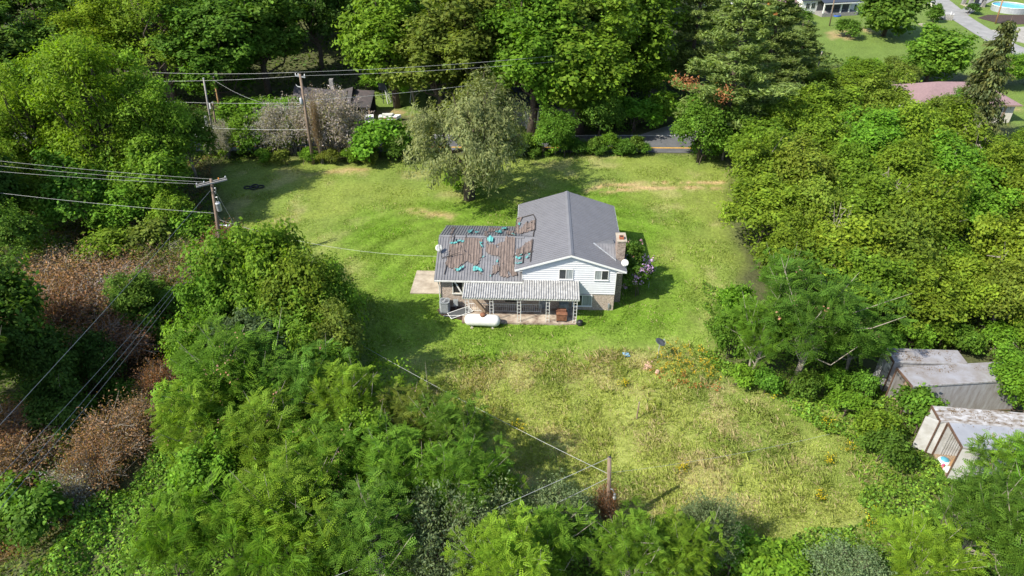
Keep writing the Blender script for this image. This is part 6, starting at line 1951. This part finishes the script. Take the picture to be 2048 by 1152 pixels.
# dead brown brambles of the gully
BG = 'dead brown brambles'
for i, (px, pyb, pyt, hw, c, lab) in enumerate((
    (130, 585, 510, 60, 'brown', 'large brown bramble below the left trees'), (210, 610, 535, 62, 'brown', 'greyish brown bramble in the middle of the left thicket'), (280, 560, 500, 50, 'brown', 'brown bramble under the highest descending wire'),
    (95, 640, 560, 50, 'brown', 'brown bramble at the shaded left edge of the thicket'), (340, 540, 480, 45, 'olive', 'half green bramble left of the cross arm pole'), (465, 520, 450, 32, 'rust', 'reddish bramble right of the cross arm pole'),
    (410, 545, 490, 40, 'brown', 'brown bramble at the foot of the cross arm pole'), (230, 720, 640, 55, 'rust', 'rust coloured bramble below the paired wires'), (330, 790, 720, 30, 'rust', 'reddish bramble on the gully bank, upper'),
    (255, 900, 820, 55, 'brown', 'brown bramble on the gully bank above the kudzu'), (210, 965, 890, 45, 'rust', 'reddish bramble on the kudzu edge'), (60, 930, 850, 65, 'brown', 'brown bramble at the lower left edge'),
    (130, 935, 860, 50, 'olive', 'mixed brown and green bramble at the lower left'), (20, 880, 820, 50, 'rust', 'reddish bramble cut by the lower left edge'), (160, 1010, 940, 40, 'grey', 'greyish bramble left of the kudzu slope'), (380, 600, 545, 36, 'brown', 'brown bramble beside the bright thicket tree'),
    (300, 860, 800, 38, 'brown', 'brown bramble between gully and near thicket'), (90, 500, 450, 55, 'olive', 'olive bramble above the large brown one'), (185, 570, 500, 55, 'brown', 'tan bramble right of the large brown one'), (245, 610, 545, 50, 'grey', 'grey twiggy bramble crossed by the highest descending wire'), (310, 600, 540, 45, 'brown', 'tan bramble left of the parallel descending wires'), (150, 640, 570, 50, 'rust', 'russet bramble below the large brown one'), (345, 590, 540, 36, 'olive', 'olive bramble just left of the bright thicket tree'))):
    T('brownshrub', px, pyb, pyb - (pyb - pyt) * .72, hw * 1.25, c, lab, BG)
for i, (px, pyb, pyt, hw, c, lab) in enumerate(((330, 515, 440, 55, 'olive', 'olive bush above the highest descending wire'), (400, 500, 430, 45, 'bright', 'bright bush just left of the cross arm pole foot'), (230, 545, 470, 55, 'yg2', 'yellow green bush at the top of the brown thicket'),
    (300, 690, 620, 45, 'dark2', 'dark green bush in the gully beside the brown bramble'), (120, 1060, 980, 60, 'dark2', 'dark bush at the bottom left beside the kudzu'), (40, 1090, 1000, 70, 'green', 'green bush in the bottom left corner'), (170, 880, 800, 45, 'green', 'green bush at the gully bottom'),
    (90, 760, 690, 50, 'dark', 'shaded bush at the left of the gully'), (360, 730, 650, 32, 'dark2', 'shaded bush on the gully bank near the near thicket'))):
    T('shrub', px, pyb, pyt, hw, c, lab, 'bushes in and around the gully')

leaf_cover('undergrowth', wpoly([(-500, 800), (60, 900), (170, 1010), (120, 1160), (200, 1400), (-500, 1500)]), 45, .11, (.10, .135, .03), 'mixed undergrowth of the bottom left corner', seed=45, mound=.8, warm=.5)
for i, (px, pyt, hw, c) in enumerate(((440, 268, 30, 'green'), (470, 272, 28, 'yg2'), (520, 262, 34, 'green'), (560, 268, 30, 'olive'), (1015, 262, 26, 'green'), (1050, 270, 26, 'dark2'), (1090, 262, 28, 'yg2'), (1130, 268, 24, 'green'), (820, 270, 28, 'green'))):
    T('shrub', px, 312, pyt, hw, c, f'roadside bush screening the road, {ordn[i]} from the left', 'bushes screening the road')
leaf_cover('undergrowth', wpoly([(1735, 640), (2300, 640), (2300, 770), (2000, 752), (1965, 722), (1860, 720), (1790, 690), (1745, 690)]), 75, .11, (.12, .185, .03), 'weeds on the ground behind the old trailers', seed=46, mound=1.6, mscale=3)
for i, px in enumerate((1765, 1815, 1870, 1925, 1985, 2040)):
    T('shrub', px, 697 + (i % 2) * 8, 655 - (i * 7) % 3 * 8, 36, ('green', 'bright', 'yg2')[i % 3], f'bush along the foot of the thicket behind the trailers, {ordn[i]} from the left', 'bushes behind the trailers')
for i, px in enumerate((1150, 1185, 1215, 1245, 1268)):
    T('shrub', px, 307, 280 - (i % 3) * 6, 20, ('green', 'dark2', 'bright')[i % 3], f'taller hedge bush in front of the road bend, {ordn[i]} from the left', 'tall hedge bushes at the road bend')
T('shrub', 1405, 324, 270, 34, 'green', 'bush at the trunk foot of the tree below the pine')
# flowering shrub beside the house wall
p = H2W(1.7, 2.6)
fs = plant('shrub', (p[0], p[1], 0), 3.5, 1.45, 'dark2', 'dark flowering shrub with lilac and pink blossom at the chimney', None, 'flowering_shrub')
gg = np.random.default_rng(9)
pts = [(math.cos(a) * r, math.sin(a) * r, z) for a, r, z in zip(gg.uniform(0, 6.28, 34), gg.uniform(.9, 1.5, 34), gg.uniform(.5, 2.3, 34))]
add_part('blossom', blossom_mesh('blossom', gg, pts, 12, .08, .1), fs, (.56, .36, .66))
p2 = H2W(1.5, 4.9)
fs = plant('shrub', (p2[0], p2[1], 0), 3.6, 1.2, 'dark2', 'dark flowering shrub with pink blossom behind the lilac one', None, 'flowering_shrub')
add_part('blossom', blossom_mesh('blossom', gg, pts[:18], 10, .08, .1), fs, (.64, .32, .42))

# ---------------------------------------------------------------- uncountable low growth
leaf_cover('kudzu_cover', wpoly([(430, 640), (400, 760), (330, 860), (250, 960), (160, 1040), (60, 1150), (0, 1260), (420, 1260), (700, 1230), (640, 1000), (560, 800)]), 170, .10, (.150, .275, .034), 'bright green vines blanketing the slope at the lower left', seed=31, mound=1.0)
leaf_cover('weed_cover', wpoly([(1400, 700), (1440, 740), (1520, 770), (1620, 840), (1700, 900), (1740, 980), (1710, 1050), (1560, 1080), (1400, 1070), (1240, 1080), (1000, 1040), (950, 1260), (2200, 1260), (2200, 960), (1900, 960), (1840, 850), (1740, 760), (1640, 790), (1500, 740)]), 150, .10, (.155, .265, .034), 'bright green weeds and vines between the field and the trailers', seed=32, mound=.8)
leaf_cover('weed_cover', wpoly([(1400, 560), (1500, 600), (1700, 700), (1760, 790), (1640, 800), (1500, 760), (1430, 720)]), 110, .10, (.14, .24, .032), 'green weeds under the mimosas at the lawn edge', seed=33, mound=.5)
leaf_cover('undergrowth', wpoly([(1460, 320), (2250, 300), (2350, 640), (2100, 655), (1750, 655), (1500, 545), (1470, 450)]), 26, .14, (.15, .225, .022), 'vines and saplings filling the gaps of the right thicket', seed=34, mound=5.0, mscale=6)
leaf_cover('undergrowth', wpoly([(-150, 300), (430, 320), (440, 470), (520, 520), (430, 600), (330, 860), (100, 1100), (-300, 1250), (-400, 600)]), 46, .10, (.10, .125, .034), 'mixed brown and green undergrowth of the left thicket and gully', seed=35, mound=1.7, warm=.5, mscale=3.2, colfun=lambda x, y, c: c * np.where((fbm(x, y, 2.2, 2, 3) > .5)[:, None], np.array([1.75, .95, 1.5]), np.array([1.1, 1.5, .7])))
leaf_cover('undergrowth', wpoly([(430, 600), (560, 520), (740, 600), (760, 760), (920, 850), (1040, 960), (1040, 1060), (640, 1250), (560, 1000), (420, 800)]), 62, .105, (.13, .23, .022), 'leafy vines filling the gaps between the near mimosas', seed=36, mound=3.6, mscale=4.5)
leaf_cover('undergrowth', [(-110, 90), (-45, 88), (-34, 91), (-34, 99), (-15, 101), (-5, 92), (20, 93), (45, 92), (60, 100), (50, 175), (-150, 175)], 3.2, .30, (.075, .12, .026), 'dim undergrowth on the forest slope behind the road', seed=37, mound=1.4, mscale=5)
leaf_cover('undergrowth', [(-60, 86), (-60, 70), (-38, 76), (-27, 79.3), (-14, 79.2), (-10, 80.5), (-10, 81), (-60, 81)], 26, .13, (.12, .18, .03), 'low weeds along the road verge on the left', seed=38, mound=.7)
leaf_cover('undergrowth', [(-24, 87.5), (-10, 87.5), (-8, 92), (-22, 92)], 30, .12, (.18, .21, .05), 'yellowish weeds around the parked cars', seed=39, mound=.7)
leaf_cover('undergrowth', [(0, 79.6), (16, 79.6), (16, 80.7), (0, 80.7)], 50, .11, (.09, .15, .026), 'weeds along the road edge behind the house', seed=41, mound=.5)
leaf_cover('undergrowth', [(5, 88), (16, 88), (24, 95), (30, 99), (10, 104), (0, 96)], 26, .16, (.12, .23, .026), 'bright weeds behind the side road', seed=42, mound=1.6)


def flowers(name, poly, n, col, label, seed, h=(.35, .9), leaf=.055, per=7):
    g = np.random.default_rng(seed)
    xs = [p[0] for p in poly]; ys = [p[1] for p in poly]
    x = g.uniform(min(xs), max(xs), n); y = g.uniform(min(ys), max(ys), n); k = inpoly(x, y, poly); x = x[k]; y = y[k]; n = len(x)
    hh = g.uniform(*h, n); z = hgt(x, y)
    P = np.repeat(np.stack([x, y, z + hh], 1), per, 0) + g.normal(size=(n * per, 3)) * .08
    v1 = rhombs(g, P, g.normal(size=P.shape) * .6 + [0, 0, 1], leaf * g.uniform(.6, 1.2, len(P)), .75)
    c1 = tint(g, len(P), .15, .2) * np.array(col)
    Ls = np.repeat(np.stack([x, y, z], 1), 7, 0); Ls[:, 2] += g.uniform(0, 1, len(Ls)) * np.repeat(hh, 7); Ls += g.normal(size=Ls.shape) * .07
    v2 = rhombs(g, Ls, g.normal(size=Ls.shape) + [0, 0, .5], .07 * g.uniform(.6, 1.2, len(Ls)), .35)
    c2 = tint(g, len(Ls), .25, .2) * np.array((.07, .13, .02))
    V = np.concatenate([v1, v2]); c = np.concatenate([c1, c2])
    o = link(bpy.data.objects.new(name, quads_mesh(name, V, qidx(len(V) // 4), np.repeat(c, 4, 0))))
    return tag(o, label, 'flowers', None, 'stuff')


flowers('yellow_flowers', wpoly([(1310, 700), (1345, 688), (1400, 700), (1435, 740), (1440, 770), (1400, 765), (1330, 750), (1312, 730)]), 150, (.50, .34, .03), 'drift of orange yellow flowers beside the field dish', 51)
flowers('red_weeds', wpoly([(1300, 735), (1380, 755), (1440, 775), (1430, 790), (1350, 775), (1300, 755)]), 70, (.42, .13, .05), 'reddish weeds in front of the yellow flowers', 52, (.2, .5))
for i, (px, py, r, lab) in enumerate(((1040, 855, 16, 'left of the middle of the field'), (1363, 945, 12, 'in the lower middle of the field'), (1550, 790, 22, 'at the field edge below the mimosa'), (1655, 848, 18, 'below the dark shrub at the field edge'), (1690, 905, 16, 'left of the open trailer'), (1735, 1045, 24, 'at the lower right field edge'), (1655, 930, 12, 'in the upper right field'), (1640, 1000, 12, 'at the right side of the field'), (1440, 1035, 14, 'at the lower field edge'), (1245, 770, 10, 'near the blue panel'))):
    a = math.tau
    flowers('yellow_flowers', wpoly([(px + r * math.cos(a * k / 8), py + r * .8 * math.sin(a * k / 8)) for k in range(8)]), 26, (.60, .45, .02), 'small patch of yellow flowers ' + lab, 60 + i, (.25, .6), .042, 5)
